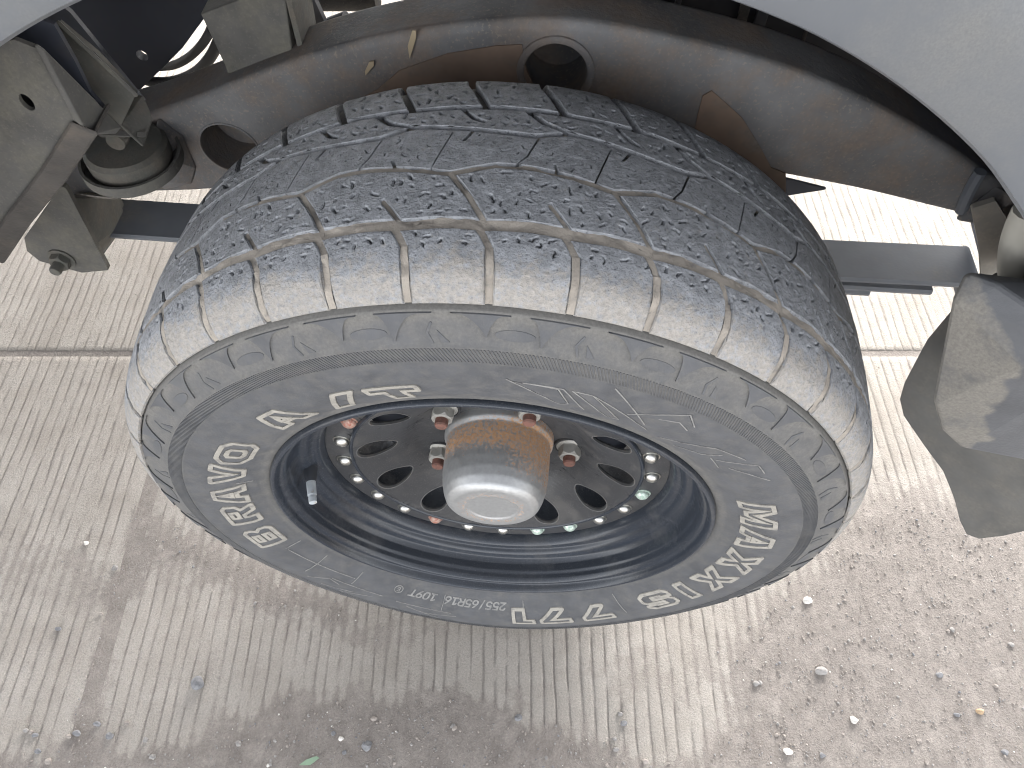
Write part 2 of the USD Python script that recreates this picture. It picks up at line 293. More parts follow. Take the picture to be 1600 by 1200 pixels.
slab(-2.0, UJ - .004, -.9, VJ - .003)
slab(UJ + .004, 2.0, -.9, VJ - .003)
def filler(u0, u1, v0, v1, z):
    k = 120; m = trimesh.creation.box((1, 1, 1)); m = trimesh.Trimesh(*trimesh.remesh.subdivide_to_size(m.vertices * [u1 - u0, v1 - v0, .004], m.faces, .05, max_iter=9)); w = m.vertices
    P = uv_world(w[:, 0] + (u0 + u1) / 2, w[:, 1] + (v0 + v1) / 2, w[:, 2] + z); return P, m.faces
for q in ((-2, 2, VJ - .012, VJ + .012, -.0030), (UJ - .012, UJ + .012, -.9, VJ - .013, -.0026)):
    fm_ = filler(*q); obj('joint_filler', fm_, 'concrete', pave, False, {'dust': np.full(len(fm_[0]), .95), 'groove': np.full(len(fm_[0]), .35 if q[0] == -2 else .05)})
g = 60.0
obj('ground', ([(-g, -g, -.012), (g, -g, -.012), (g, g, -.012), (-g, g, -.012)], [(0, 1, 2), (0, 2, 3)]), 'far_ground', '/World', False, kind='structure', label='flat pale ground around the pavement')

# ------------------------------------------------------------------ the truck
truck = xf('truck', label='silver grey truck seen at its black steel wheel, wheel arch and dusty chassis', category='truck')
wheel = xf('wheel', truck, (0, 0, H))
# ---- tyre: profile by arc length from the shoulder line on the near side over the tread to the far side
half = [(.3365, -.0015), (.3450, .0042), (.3525, .0115), (.3580, .0210), (.3615, .0320), (.3640, .0480), (.3660, .0720), (.3672, .0980), (.3675, .1145)]
full = half + [(r, .229 - y) for r, y in half[-2::-1]]
from scipy.interpolate import CubicSpline
fp = np.array(full); ft = np.r_[0, np.cumsum(np.linalg.norm(np.diff(fp, axis=0), axis=1))]
PR = CubicSpline(ft, fp); PD = PR.derivative(); TMAX = ft[-1]
def t_of_y(y): return float(np.interp(y, fp[:, 1], ft))
RS = .365
def squash(V):                                  # the tyre flattens where it stands (local z = -H is the ground)
    V = V.copy(); a = np.arctan2(V[:, 0], -V[:, 2]); r = np.hypot(V[:, 0], V[:, 2])
    low = np.exp(-(a / .55) ** 2) * smoothstep(.225, .27, r)
    side = np.where(V[:, 1] < .1145, -1, 1)
    V[:, 1] += side * low * .0075 * smoothstep(.372, .33, r)
    V[:, 2] = np.maximum(V[:, 2], -H + .0006); return V
def tread_map(s, t, h):
    p = PR(t); d = PD(t); nr, ny = d[:, 1], -d[:, 0]; L = np.hypot(nr, ny) + 1e-12
    r = p[:, 0] + h * nr / L; y = p[:, 1] + h * ny / L; q = PI / 2 - s / RS
    return np.stack([r * np.cos(q), y, r * np.sin(q)], -1)
NP = 20; PITCH_S = 2 * PI * RS / NP; DEP = .0065
# carcass with sidewalls
inner_near = [(.2180, .0100), (.2205, .0040), (.2230, .0015), (.2280, .0000), (.2320, -.0012), (.2328, -.0022), (.2400, -.0052), (.2520, -.0103), (.2640, -.0133), (.2760, -.0150), (.2880, -.0156), (.2950, -.0152), (.2957, -.0158), (.3030, -.0150), (.3103, -.0137), (.3110, -.0118), (.3180, -.0092), (.3260, -.0060), (.3330, -.0032), (.3352, -.0024), (.3358, -.0006)]
tt = np.linspace(.004, TMAX - .004, 60)
mid = PR(tt); dd = PD(tt); LL = np.hypot(dd[:, 0], dd[:, 1]); mid = mid - DEP * np.stack([dd[:, 1], -dd[:, 0]], -1) / LL[:, None]
k_out = smoothstep(0.0, .012, tt) * smoothstep(0.0, .012, TMAX - tt)
mid = PR(tt) - (DEP * (.62 + .38 * k_out))[:, None] * np.stack([dd[:, 1], -dd[:, 0]], -1) / LL[:, None]
prof = np.array(inner_near + [tuple(p) for p in mid] + [(r, .229 - y) for r, y in inner_near[::-1]])
car = revolve(prof, 360); V = car.vertices.copy()
rr = np.hypot(V[:, 0], V[:, 2]); th = np.arctan2(V[:, 2], V[:, 0])
du = .30 * smoothstep(.29, .315, rr) + .42 * smoothstep(.236, .224, rr) + .30 * smoothstep(.294, .299, rr) * smoothstep(.312, .308, rr) + .25 * smoothstep(.3, -.6, np.sin(th))*0 + .55 * smoothstep(.325, .337, rr) * 1.0
du *= smoothstep(-1.0, -.25, np.sin(th)) * .75 + .25
car.vertices = squash(V)
obj('tyre', car, 'sidewall_rubber', wheel, True, {'dust': np.clip(du + .10, 0, 1)})

# tread pattern in the unrolled plane: s to the right as seen, t from the near shoulder to the far one
t1, t2, t3, t4 = (t_of_y(y) for y in (.0490, .0990, .1400, .1680))
Pp = PITCH_S
def rep(line): return [affinity.translate(line, k * Pp) for k in range(-4, 6)]
def zig(t, pts): return LineString([(k * Pp + a * Pp, t + b) for k in range(-4, 6) for a, b in pts])
G, DG = [], []                                   # grooves; grooves filled with dust (polygon, level)
def cut(lines, w, fill=None, flat=False):
    for l in lines if isinstance(lines, list) else [lines]:
        b = l.buffer(w / 2, 3, cap_style=2 if flat else 1, join_style=2); G.append(b)
        if fill is not None: DG.append((b, fill))
cut(zig(t1, [(0, -.0006), (.25, .0010), (.5, -.0006), (.75, .0008)]), .0090, -.0014)
j2 = -.25
z2 = [(j2, -.0048), (j2 + .10, -.0016), (j2 + .27, .0046), (j2 + .48, .0042), (j2 + .75, .0004), (j2 + .93, -.0036)]
cut(zig(t2, z2), .0050, -.0020)
j3 = .48
z3 = [(j3, .0050), (j3 + .22, .0016), (j3 + .55, -.0024), (j3 + .76, -.0034), (j3 + .92, .0030)]
cut(zig(t3, z3), .0050, -.0026)
cut(zig(t4, [(0, .0008), (.5, -.0010)]), .0044, -.0036)
for k in (0, .5):                                # shoulder lugs
    o = k * Pp
    cut(rep(LineString([(o - .0070, t1), (o - .0010, t1 - .008), (o + .0040, t1 - .018), (o + .0056, t1 - .032), (o + .0062, -.002)])), .0048, -.0014)
    cut(rep(LineString([(o + .0040, t1 - .018), (o + .0058, t1 - .034), (o + .0064, .000)])), .0054, -.0006, True)
    cut(rep(LineString([(o - .010, t4), (o - .026, TMAX * .5 + t4 * .5), (o - .032, TMAX + .002)])), .0056, None)
cut(rep(LineString([(.000, t1), (-.013, (t1 + t2) / 2 - .002), (j2 * Pp, t2 - .0048)])), .0040, -.0015)
cut(rep(LineString([(.5 * Pp, t1), (.5 * Pp - .009, t1 + .013), (.5 * Pp - .016, t1 + .022)])), .0032, -.0020)
cut(rep(LineString([(.12 * Pp, t2 + .003), (.20 * Pp, t2 + .016), (.27 * Pp, t3 - .002)])), .0016)
cut(rep(LineString([(.62 * Pp, t2 - .002), (.66 * Pp, t2 + .014), (.72 * Pp, t3 - .003)])), .0012)
cut(rep(LineString([(.40 * Pp, t2 + .001), (.37 * Pp, t2 + .010)])), .0026, -.004)
cut(rep(LineString([(.86 * Pp, t3), (.80 * Pp, t3 - .012)])), .0026, -.004)
cut(rep(LineString([(j3 * Pp, t3 + .0050), ((j3 - .20) * Pp, (t3 + t4) / 2), ((j3 - .32) * Pp, t4)])), .0036, -.0026)
cut(rep(LineString([(-.26 * Pp, t4), (-.16 * Pp, (t3 + t4) / 2), (-.10 * Pp, t3 + .010)])), .0030)
GU = unary_union(G)
T0, T1 = .0032, TMAX - .0032
blocks = [p for p in getattr(box(-2 * Pp, T0, 3.5 * Pp, T1).difference(GU), 'geoms', [])]
blocks = [p for p in blocks if 0 <= p.centroid.x < Pp and p.area > 2e-5]
print('tread blocks per pitch', len(blocks))
def sipe(rg, c):
    a = rg.uniform(-PI, PI); P = [np.array(c)]; sg = 1
    for k in range(rg.integers(2, 5)):
        a += sg * rg.uniform(.3, 1.5); sg = -sg if rg.random() < .75 else sg
        P.append(P[-1] + rg.uniform(.0009, .0026) * np.array([math.cos(a), math.sin(a)]))
    return LineString(P).buffer(rg.uniform(.0003, .0007), 2, cap_style=2)
def lift(poly, h0, h1, size=.010, cham=0.0):
    """Block of rubber: top sheet with its own vertices, walls, rounded edge strip."""
    poly = shapely.segmentize(poly, .007); ST, HH, F, o = [], [], [], 0
    inn = poly.buffer(-cham, join_style=2) if cham else poly
    if inn.geom_type != 'Polygon' or inn.is_empty: inn, cham = poly, 0.0
    inn = shapely.segmentize(inn, .007)
    for pg in ([inn, poly.difference(inn)] if cham else [poly]):
        for q in getattr(pg, 'geoms', [pg]):
            if q.geom_type != 'Polygon' or q.area < 1e-9: continue
            v2, f2 = trimesh.creation.triangulate_polygon(q, engine='earcut')
            v2, f2 = trimesh.remesh.subdivide_to_size(np.c_[v2, np.zeros(len(v2))], f2, size, max_iter=8)
            a = v2[f2[:, 1]] - v2[f2[:, 0]]; b = v2[f2[:, 2]] - v2[f2[:, 0]]; fl = (a[:, 0] * b[:, 1] - a[:, 1] * b[:, 0]) < 0; f2[fl] = f2[fl][:, ::-1]
            ST.append(v2[:, :2]); h = np.full(len(v2), h1)
            if cham and pg is not inn: h -= cham * .9 * (1 - np.clip(shapely.distance(inn, shapely.points(v2[:, 0], v2[:, 1])) / cham, 0, 1) < .5)
            HH.append(h); F.append(f2 + o); o += len(v2)
    for ring in [poly.exterior, *poly.interiors]:
        c = np.array(ring.coords)[:-1]; m = len(c)
        if (ring is poly.exterior) != ring.is_ccw: c = c[::-1]
        ST += [c, c]; HH += [np.full(m, h1 - cham * .9), np.full(m, h0)]; i = np.arange(m); j = (i + 1) % m
        F.append(np.concatenate([np.stack([o + i, o + m + i, o + m + j], -1), np.stack([o + i, o + m + j, o + j], -1)])); o += 2 * m
    return np.concatenate(ST), np.concatenate(HH), np.concatenate(F)
rg = np.random.default_rng(5)
tb = []
for vname in range(4):
    row = []
    for p in blocks:
        ins = p.buffer(-.0034); q = p
        if not ins.is_empty:
            mnx, mny, mxx, mxy = ins.bounds; S = []
            want = max(2, int(p.area / 0.75e-4)); tries = 0
            while len(S) < want and tries < 90:
                tries += 1; c = (rg.uniform(mnx, mxx), rg.uniform(mny, mxy))
                if c[1] < t1 - .016 or not ins.contains(Point(c)): continue
                sp = sipe(rg, c)
                if all(sp.distance(o) > .0032 for o in S) and p.buffer(-.001).contains(sp): S.append(sp)
            if S: q = p.difference(unary_union(S))
            if q.geom_type != 'Polygon': q = max(q.geoms, key=lambda g: g.area)
        row.append(lift(q, -DEP - .0005, 0.0, .010, .0011))
    tb.append(row)
for k in range(NP):
    for ST, HH, F in tb[(k * 7 + k // 3) % 4]:
        s_ = ST[:, 0] + (k - NP // 2) * Pp; t_ = ST[:, 1]
        edge = np.minimum(smoothstep(0, .014, t_), smoothstep(0, .014, TMAX - t_))
        hh = np.where(HH < -.003, HH * (.3 + .7 * edge), HH)
        big = fbm(np.stack([np.cos(s_ / RS) * 9, np.sin(s_ / RS) * 9, t_ * 40], -1), 3, 21)
        hh = hh + np.where(HH > -.003, .0012 * (big - .5) - .0004, 0)
        X = squash(tread_map(s_, t_, hh))
        dn = smoothstep(t1 - .013, t1 - .042, t_ + .030 * (fbm(np.stack([np.cos(s_ / RS) * 22, np.sin(s_ / RS) * 22, t_ * 20], -1), 3, 3) - .5)) * 1.0
        df = .55 * smoothstep(TMAX - .03, TMAX - .006, t_)
        obj('tread_block', (X, F), 'tread_rubber', wheel, True, {'dust': np.clip(np.maximum(dn, df) * .66 + .08 + .32 * (big - .5), 0, 1)})
# dust packed in the grooves
gd = []
lv = {}
for b, l in DG: lv.setdefault(l, []).append(b)
done = None
for l in sorted(lv, reverse=True):
    a = unary_union(lv[l]).intersection(box(0, .004, Pp, TMAX - .006))
    if done is not None: a = a.difference(done)
    done = a if done is None else unary_union([done, a])
    for p in getattr(a, 'geoms', [a]):
        if p.geom_type != 'Polygon' or p.area < 1e-7: continue
        p = shapely.segmentize(p, .004); v2, f2 = trimesh.creation.triangulate_polygon(p, engine='earcut')
        v2, f2 = trimesh.remesh.subdivide_to_size(np.c_[v2, np.zeros(len(v2))], f2, .005, max_iter=8)
        a_ = v2[f2[:, 1]] - v2[f2[:, 0]]; b_ = v2[f2[:, 2]] - v2[f2[:, 0]]; fl = (a_[:, 0] * b_[:, 1] - a_[:, 1] * b_[:, 0]) < 0; f2[fl] = f2[fl][:, ::-1]
        gd.append((v2[:, :2], l, f2))
ms = []
for k in range(NP):
    for st, l, f in gd:
        s_ = st[:, 0] + (k - NP // 2) * Pp; q = np.stack([np.cos(s_ / RS) * 30, np.sin(s_ / RS) * 30, st[:, 1] * 70], -1)
        h = l - .0022 * (1 - smoothstep(.25, .65, fbm(q, 3, 17))) - .002 * smoothstep(t2, t4, st[:, 1])
        ms.append(trimesh.Trimesh(squash(tread_map(s_, st[:, 1], h)), f, process=False))
obj('groove_dirt', cat(ms), 'groove_dust', wheel, True, kind='stuff')

# raised marks on the near sidewall: polygons in (s, r) at radius RM, laid on the carcass
SWR = np.array(inner_near)[1:]; RM = .257
def side_map(s, r, h):
    y = np.interp(r, SWR[:, 0], SWR[:, 1]) - h; q = s / RM
    return squash(np.stack([r * np.cos(q), y, r * np.sin(q)], -1))
def side_mesh(poly, h, size=.006, flip=True):
    out = []
    for p in getattr(poly, 'geoms', [poly]):
        if p.geom_type != 'Polygon' or p.area < 1e-8: continue
        ST, HH, F = lift(p, -.0006, h, size); out.append(trimesh.Trimesh(side_map(ST[:, 0], ST[:, 1], HH), F, process=False))
    m = cat(out)
    return m
def ring_poly(p, deg, rc, sx=1.0):               # letter outline drawn about (0, 0), reading clockwise with its top outwards
    return affinity.translate(affinity.scale(p, -1, 1, origin=(0, 0)), math.radians(deg) * RM, rc)
def glyph(ch, hgt, bold=True):
    m = meshkit.text_mesh(ch, hgt, .002, bold); top = m.face_normals[:, 2] > .9
    P = unary_union([Polygon(m.vertices[f][:, :2]).buffer(1e-6) for f in m.faces[top]])
    b = P.bounds; return affinity.translate(P, -(b[0] + b[2]) / 2, -(b[1] + b[3]) / 2)
def block_glyph(ch):
    """square-shouldered capitals as on the tyre, drawn in a unit box"""
    S = {'1': [[(-.5, .5), (.22, .5), (.22, -.5), (-.2, -.5), (-.2, .16), (-.5, .16)]],
         '7': [[(-.5, .5), (.5, .5), (.5, .2), (.02, -.5), (-.42, -.5), (.06, .16), (-.5, .16)]],
         '/': [[(.05, .5), (.5, .5), (-.02, -.5), (-.5, -.5)]],
         'T': [[(-.5, .5), (.5, .5), (.5, .16), (.2, .16), (.2, -.5), (-.2, -.5), (-.2, .16), (-.5, .16)]],
         'I': [[(-.22, .5), (.22, .5), (.22, -.5), (-.22, -.5)]],
         'M': [[(-.5, -.5), (-.5, .5), (-.2, .5), (0, .0), (.2, .5), (.5, .5), (.5, -.5), (.24, -.5), (.24, .05), (.09, -.38), (-.09, -.38), (-.24, .05), (-.24, -.5)]],
         'A': [[(-.5, -.5), (-.2, .5), (.2, .5), (.5, -.5), (.17, -.5), (.11, -.26), (-.11, -.26), (-.17, -.5)], [(-.07, -.06), (.07, -.06), (.0, .2)]],
         'X': [[(-.5, .5), (-.16, .5), (0, .18), (.16, .5), (.5, .5), (.2, 0), (.5, -.5), (.16, -.5), (0, -.18), (-.16, -.5), (-.5, -.5), (-.2, 0)]],
         'V': [[(-.5, .5), (-.18, .5), (0, -.12), (.18, .5), (.5, .5), (.17, -.5), (-.17, -.5)]],
         'B': [[(-.48, .5), (.34, .5), (.46, .36), (.46, .14), (.38, .02), (.5, -.12), (.5, -.36), (.38, -.5), (-.48, -.5)], [(-.16, .27), (.12, .27), (.12, .13), (-.16, .13)], [(-.16, -.12), (.14, -.12), (.14, -.27), (-.16, -.27)]],
         'R': [[(-.48, .5), (.34, .5), (.47, .37), (.47, .02), (.3, -.1), (.5, -.5), (.14, -.5), (-.02, -.14), (-.14, -.14), (-.14, -.5), (-.48, -.5)], [(-.14, .27), (.13, .27), (.13, .1), (-.14, .1)]],
         'O': [[(-.5, .28), (-.28, .5), (.28, .5), (.5, .28), (.5, -.28), (.28, -.5), (-.28, -.5), (-.5, -.28)], [(-.16, .16), (-.08, .22), (.08, .22), (.16, .16), (.16, -.16), (.08, -.22), (-.08, -.22), (-.16, -.16)]],
         'S': [[(.48, .2), (.48, .34), (.32, .5), (-.32, .5), (-.48, .34), (-.48, .06), (-.34, -.1), (.12, -.12), (.12, -.22), (-.16, -.22), (-.18, -.14), (-.5, -.14), (-.5, -.36), (-.34, -.5), (.34, -.5), (.5, -.36), (.5, -.04), (.36, .1), (-.12, .12), (-.12, .23), (.14, .23), (.16, .17)]]}[ch]
    P = Polygon(S[0])
    for hole in S[1:]: P = P.difference(Polygon(hole))
    return P.buffer(0)
WORD = [('B', 195.0, .2585, .040), ('R', 182.0, .2585, .040), ('A', 171.6, .2585, .040), ('V', 160.8, .2580, .040), ('O', 150.2, .2560, .043), ('A', 130.2, .2540, .047), ('/', 115.8, .2510, .036), ('T', 105.0, .2500, .039),
        ('M', 17.6, .2590, .046), ('A', 5.0, .2600, .044), ('X', 352.2, .2600, .044), ('X', 339.6, .2600, .044), ('I', 328.8, .2600, .030), ('S', 318.8, .2610, .042), ('7', 299.0, .2640, .036), ('7', 287.0, .2640, .036), ('1', 277.0, .2640, .034)]
for ch, deg, rc, w in WORD:
    P = affinity.scale(block_glyph(ch), w * 1.05, .0300, origin=(0, 0))
    if ch in 'BRVOT7' or ch == 'S': P = P.buffer(-.0012).buffer(.0012, 4)
    outl = P.buffer(.0014, 3).difference(P.buffer(-.0028, join_style=2))
    lp = obj('raised_letter', side_mesh(ring_poly(outl, deg, rc), .0012), 'letter_white', wheel, True)
    face = P.buffer(-.0031, join_style=2)
    if not face.is_empty: obj('letter_face', side_mesh(ring_poly(face, deg, rc), .0004), 'sidewall_relief', wheel, True)
# small moulded size marking
def small_text(txt, deg0, rc, hgt, step):
    ps = []
    for i, ch in enumerate(txt):
        if ch == ' ': continue
        gl = affinity.skew(affinity.scale(glyph(ch, hgt), 1.15, 1.0, origin=(0, 0)), 12, 0, origin=(0, 0))
        ps.append(ring_poly(gl, deg0 - i * step, rc))
    return side_mesh(unary_union(ps), .0007, .004)
obj('size_marking', small_text('255/65R16', 272.2, .2475, .0105, 2.05), 'letter_dull', wheel, True) if False else None
mat('letter_dull', (.17, .165, .155), (.10, .098, .095), s=150, lo=.48, hi=.65, r0=.8, r1=.85, bump=.2)
obj('size_marking', small_text('255/65R16', 272.4, .2470, .0105, 2.05), 'letter_dull', wheel, True)
obj('size_marking', small_text('109T', 251.6, .2470, .0105, 2.05), 'letter_dull', wheel, True)
ci = Point(0, 0).buffer(.0058, 12).difference(Point(0, 0).buffer(.0048, 12)); 
obj('moulded_ring', side_mesh(ring_poly(ci.union(affinity.scale(glyph('E', .006), 1, 1)), 241.0, .2470), .0006, .004), 'letter_dull', wheel, True)
# radial ticks and thin moulded line emblems, (radius, degrees)
LINES = [[(.2794, 86.2), (.2464, 76.4), (.2528, 75.4), (.2754, 78.4), (.2769, 83.7)], [(.2769, 83.7), (.2768, 77.7), (.2453, 71.9)], [(.2767, 76.3), (.2433, 67.4), (.2444, 64.9), (.2765, 73.1), (.2767, 76.3)], [(.2765, 73.1), (.2441, 58.8)], [(.2920, 71.0), (.2541, 61.0)],
         [(.2631, 65.7), (.2912, 58.4), (.2805, 55.5)], [(.2717, 61.0), (.2781, 58.1), (.2725, 55.4)], [(.2395, 54.6), (.27, 47.6), (.279, 41.8)], [(.2378, 50.1), (.252, 46.2), (.2668, 44.9)], [(.255, 44.3), (.2509, 40.0)], [(.2574, 43.3), (.2835, 39.1), (.2823, 36.2)], [(.2594, 39.5), (.2817, 33.3)],
         [(.2364, 214.3), (.275, 215.4)], [(.2383, 228.0), (.2628, 228.2)], [(.2539, 204), (.2513, 227.5)], [(.285, 218.0), (.2689, 222.1), (.2744, 225.9)], [(.2666, 222.7), (.2676, 238.1)], [(.2707, 242.6), (.2693, 257.9)], [(.290, 222.9), (.2821, 230.9)], [(.292, 228.5), (.277, 236.0)], [(.277, 246.0), (.292, 255.1)], [(.2854, 251.2), (.2768, 259.5)],
         [(.2416, 254.9), (.267, 255.1)], [(.2383, 278.6), (.2530, 278.4)], [(.2372, 307.2), (.2721, 307.1)], [(.236, 203), (.2539, 203)], [(.2640, 174), (.2420, 140)] if False else [(.236, 166), (.250, 166)]]
LP = unary_union([LineString([(math.radians(d) * RM, r) for r, d in l]).segmentize(.005).buffer(.0005, 2) for l in LINES])
for q in LP.geoms: obj('moulded_line', side_mesh(q, .0006, .006), 'letter_dull', wheel, True)
fill = [[(.2794, 86.2), (.2464, 76.4), (.2528, 75.4), (.2754, 78.4), (.2769, 83.7)], [(.2767, 76.3), (.2433, 67.4), (.2444, 64.9), (.2765, 73.1)], [(.2631, 65.7), (.2912, 58.4), (.2805, 55.5), (.2725, 58)], [(.2574, 43.3), (.2835, 39.1), (.2823, 36.2), (.2594, 39.5)]]
for l in fill: obj('moulded_emblem', side_mesh(Polygon([(math.radians(d) * RM, r) for r, d in l]).buffer(0).buffer(-.001), .0004, .006), 'sidewall_relief', wheel, True)
# shoulder pendants between the band and the shoulder line
NPEN = 40
for k in range(NPEN):
    a = 2 * PI * k / NPEN * RM; w = 2 * PI / NPEN * RM; j = (.16 if k % 2 else -.10) * w; d = .0205 if k % 2 else .0165
    P = []
    for q in np.linspace(0, 1, 9): P.append((a - .40 * w + (.40 * w + j) * q ** .55, .3348 - d * q ** 1.9))
    for q in np.linspace(1, 0, 9)[1:]: P.append((a + .36 * w - (.36 * w - j) * q ** .7, .3348 - d * q ** 1.7))
    obj('shoulder_pendant', side_mesh(Polygon(P).buffer(0), .0013, .005), 'sidewall_relief', wheel, True)
LE = []
for k in range(0, NPEN):
    a = 2 * PI * (k + .5) / NPEN * RM; w = 2 * PI / NPEN * RM
    if k % 2: LE.append(affinity.translate(affinity.scale(Point(0, 0).buffer(1, 6), .27 * w, .0040), a + .02 * w, .3205))
    else: LE.append(Polygon([(a - .1 * w, .313), (a + .06 * w, .322), (a + .02 * w, .313)])); LE.append(LineString([(a + .14 * w, .3125), (a + .2 * w, .32), (a + .13 * w, .327)]).buffer(.0007))
obj('shoulder_lens', side_mesh(unary_union(LE), .0004, .005), 'sidewall_relief', wheel, True, kind='stuff')
# band of fine slanting ribs
rib = [LineString([(2 * PI * (k + .0) / 760 * RM, .2972), (2 * PI * (k + 2.6) / 760 * RM, .3095)]).buffer(.0004, 1, cap_style=2) for k in range(760)]
bm = []
for p in rib:
    c = np.array(p.exterior.coords)[:-1]
    if len(c) == 4:
        X = side_map(np.r_[c[:, 0], c[:, 0]], np.r_[c[:, 1], c[:, 1]], np.r_[np.full(4, .0006), np.full(4, -.0003)])
        bm.append(trimesh.Trimesh(X, [(0, 1, 2), (0, 2, 3)] + [t for i in range(4) for t in ((i, 4 + i, 4 + (i + 1) % 4), (i, 4 + (i + 1) % 4, (i + 1) % 4))], process=False))
obj('ribbed_band', cat(bm), 'sidewall_relief', wheel, False, kind='stuff')

# ---- rim
def rounded(pts, k=3):
    P = np.asarray(pts, float); out = [P[0]]
    for i in range(1, len(P) - 1):
        a = P[i] + (P[i - 1] - P[i]) * min(.35, .002 / np.linalg.norm(P[i - 1] - P[i])); b = P[i] + (P[i + 1] - P[i]) * min(.35, .002 / np.linalg.norm(P[i + 1] - P[i]))
        for q in np.linspace(0, 1, k + 1): out.append((1 - q) ** 2 * a + 2 * q * (1 - q) * P[i] + q * q * b)
    return np.array(out + [P[-1]])
rimp = rounded([(.2185, .0140), (.2212, .0075), (.2216, .0010), (.2200, -.0026), (.2170, -.0030), (.2148, .0005), (.2135, .0060), (.2105, .0072), (.2082, .0110), (.2072, .0175), (.2060, .0200), (.2045, .0300), (.2020, .0350), (.2000, .0362), (.1955, .0372), (.1925, .0400), (.1908, .0440), (.1862, .0452), (.1832, .0485), (.1812, .0545), (.1800, .0590), (.1798, .0690)])
rimp2 = rounded([(.2030, .034), (.2030, .2300)])
rb = revolve(np.vstack([rimp]), 256); obj('rim', rb, 'rim_black', wheel, 40)
barrel = revolve([(.1795, .0690), (.1870, .0700), (.1900, .1800), (.2080, .2150), (.2120, .2320), (.2215, .2300)], 128); obj('rim_barrel', barrel, 'rim_black', wheel, 40)
def disc_y(r): return np.interp(r, [0, .040, .060, .078, .090, .100, .112, .130, .1500, .1530, .1545, .1800], [.096, .096, .096, .0945, .0900, .0800, .0725, .0650, .0555, .0540, .0575, .0585])
ring = Point(0, 0).buffer(.1799, 64).difference(Point(0, 0).buffer(.040, 32))
tear = Polygon([(.1275 + .0200 * math.cos(q), .0150 * math.sin(q) * (1 + .28 * math.cos(q))) for q in np.linspace(0, 2 * PI, 40, endpoint=False)])
holes = [affinity.rotate(tear, 25.2 + 30 * k, origin=(0, 0)) for k in range(12)]
pock = [affinity.translate(Point(0, 0).buffer(.0145, 12), .0790 * math.cos(math.radians(65.2 + 72 * k)), .0790 * math.sin(math.radians(65.2 + 72 * k))) for k in range(5)]
pl = ring.difference(unary_union(holes))
def disc_mesh(pl, off, th_, size=.008):
    pl = shapely.segmentize(pl, .005)
    v2, f2 = trimesh.creation.triangulate_polygon(pl, engine='earcut'); v2, f2 = trimesh.remesh.subdivide_to_size(np.c_[v2, np.zeros(len(v2))], f2, size, max_iter=9)
    n = len(v2); r = np.hypot(v2[:, 0], v2[:, 1]); y = disc_y(r)
    a = v2[f2[:, 1]] - v2[f2[:, 0]]; b = v2[f2[:, 2]] - v2[f2[:, 0]]; fl = (a[:, 0] * b[:, 1] - a[:, 1] * b[:, 0]) < 0; f2[fl] = f2[fl][:, ::-1]
    Vs, Fs = [np.stack([v2[:, 0], y + off, v2[:, 1]], -1)], [f2]; o = n
    for rg_ in [pl.exterior, *pl.interiors]:
        c = np.array(rg_.coords)[:-1]; m = len(c)
        if (rg_ is pl.exterior) != rg_.is_ccw: c = c[::-1]
        yy = disc_y(np.hypot(c[:, 0], c[:, 1])) + off
        Vs += [np.stack([c[:, 0], yy, c[:, 1]], -1), np.stack([c[:, 0], yy + th_, c[:, 1]], -1)]; i = np.arange(m); j = (i + 1) % m
        Fs.append(np.concatenate([np.stack([o + i, o + m + i, o + m + j], -1), np.stack([o + i, o + m + j, o + j], -1)])); o += 2 * m
    return trimesh.Trimesh(np.concatenate(Vs), np.concatenate(Fs), process=False)
obj('rim_disc', disc_mesh(pl, 0, .0045), 'rim_disc_black', wheel, True)
for hp in holes:
    obj('hole_lip', disc_mesh(hp.buffer(.0006, 4).difference(hp.buffer(-.0003, 4)), -.0004, .003, .006), 'bare_edge', wheel, True)
obj('disc_bead', revolve(rounded([(.1552, .0590), (.1548, .0545), (.1530, .0528), (.1508, .0545), (.1500, .0590)]), 192), 'rim_black', wheel, True)
drum = revolve([(.03, .112), (.130, .112), (.150, .120), (.152, .200), (.03, .2)], 96); obj('brake_drum', drum, 'dark_under', wheel, 30)
for k in range(24):
    a = math.radians(2.0 + 15 * k); c = np.array([.1630 * math.cos(a), .0575, .1630 * math.sin(a)])
    pr = [(.0092, .0012), (.0090, -.0004)] + [(.0076 * math.cos(q), -.0004 - .0062 * math.sin(q)) for q in np.linspace(0, PI / 2, 7)]; pr[-1] = (1e-5, pr[-1][1])
    m = revolve(pr, 20); m.apply_translation(c)
    deg = (2 + 15 * k) % 360
    mt = 'rusty_rivet' if deg in (242, 152) else 'green_rivet' if deg in (287, 302, 347) else 'chrome'
    obj('rivet', m, mt, wheel, 50, **({'label': {'rusty_rivet': 'rusty brown rivet', 'green_rivet': 'greenish tarnished rivet'}[mt]} if mt != 'chrome' else {}))
for k in range(5):
    a = math.radians(65.2 + 72 * k); c = np.array([.0775 * math.cos(a), .0945, .0775 * math.sin(a)])
    n = obj('wheel_nut', cat([hexnut(c, 1, .0122, .0140, .3 + k), (lambda m: (m.apply_translation(c + [0, .0005, 0]), m)[1])(revolve([(.0150, .001), (.0150, -.0015), (.0125, -.0030), (.001, -.0030)], 24))]), 'nut_zinc', wheel, 25)
    st = revolve([(.0068, 0), (.0068, -.0205), (.0058, -.0222), (1e-5, -.0224)], 20); st.apply_translation(c); obj('wheel_stud', st, 'stud_rust', wheel, 30)
    pk = revolve([(.0150, .0012), (.0158, -.0010), (.0172, -.0012), (.0180, .0015)], 28); pk.apply_translation(c + [0, -.0004, 0]); obj('nut_seat', pk, 'rim_disc_black', wheel, 40)
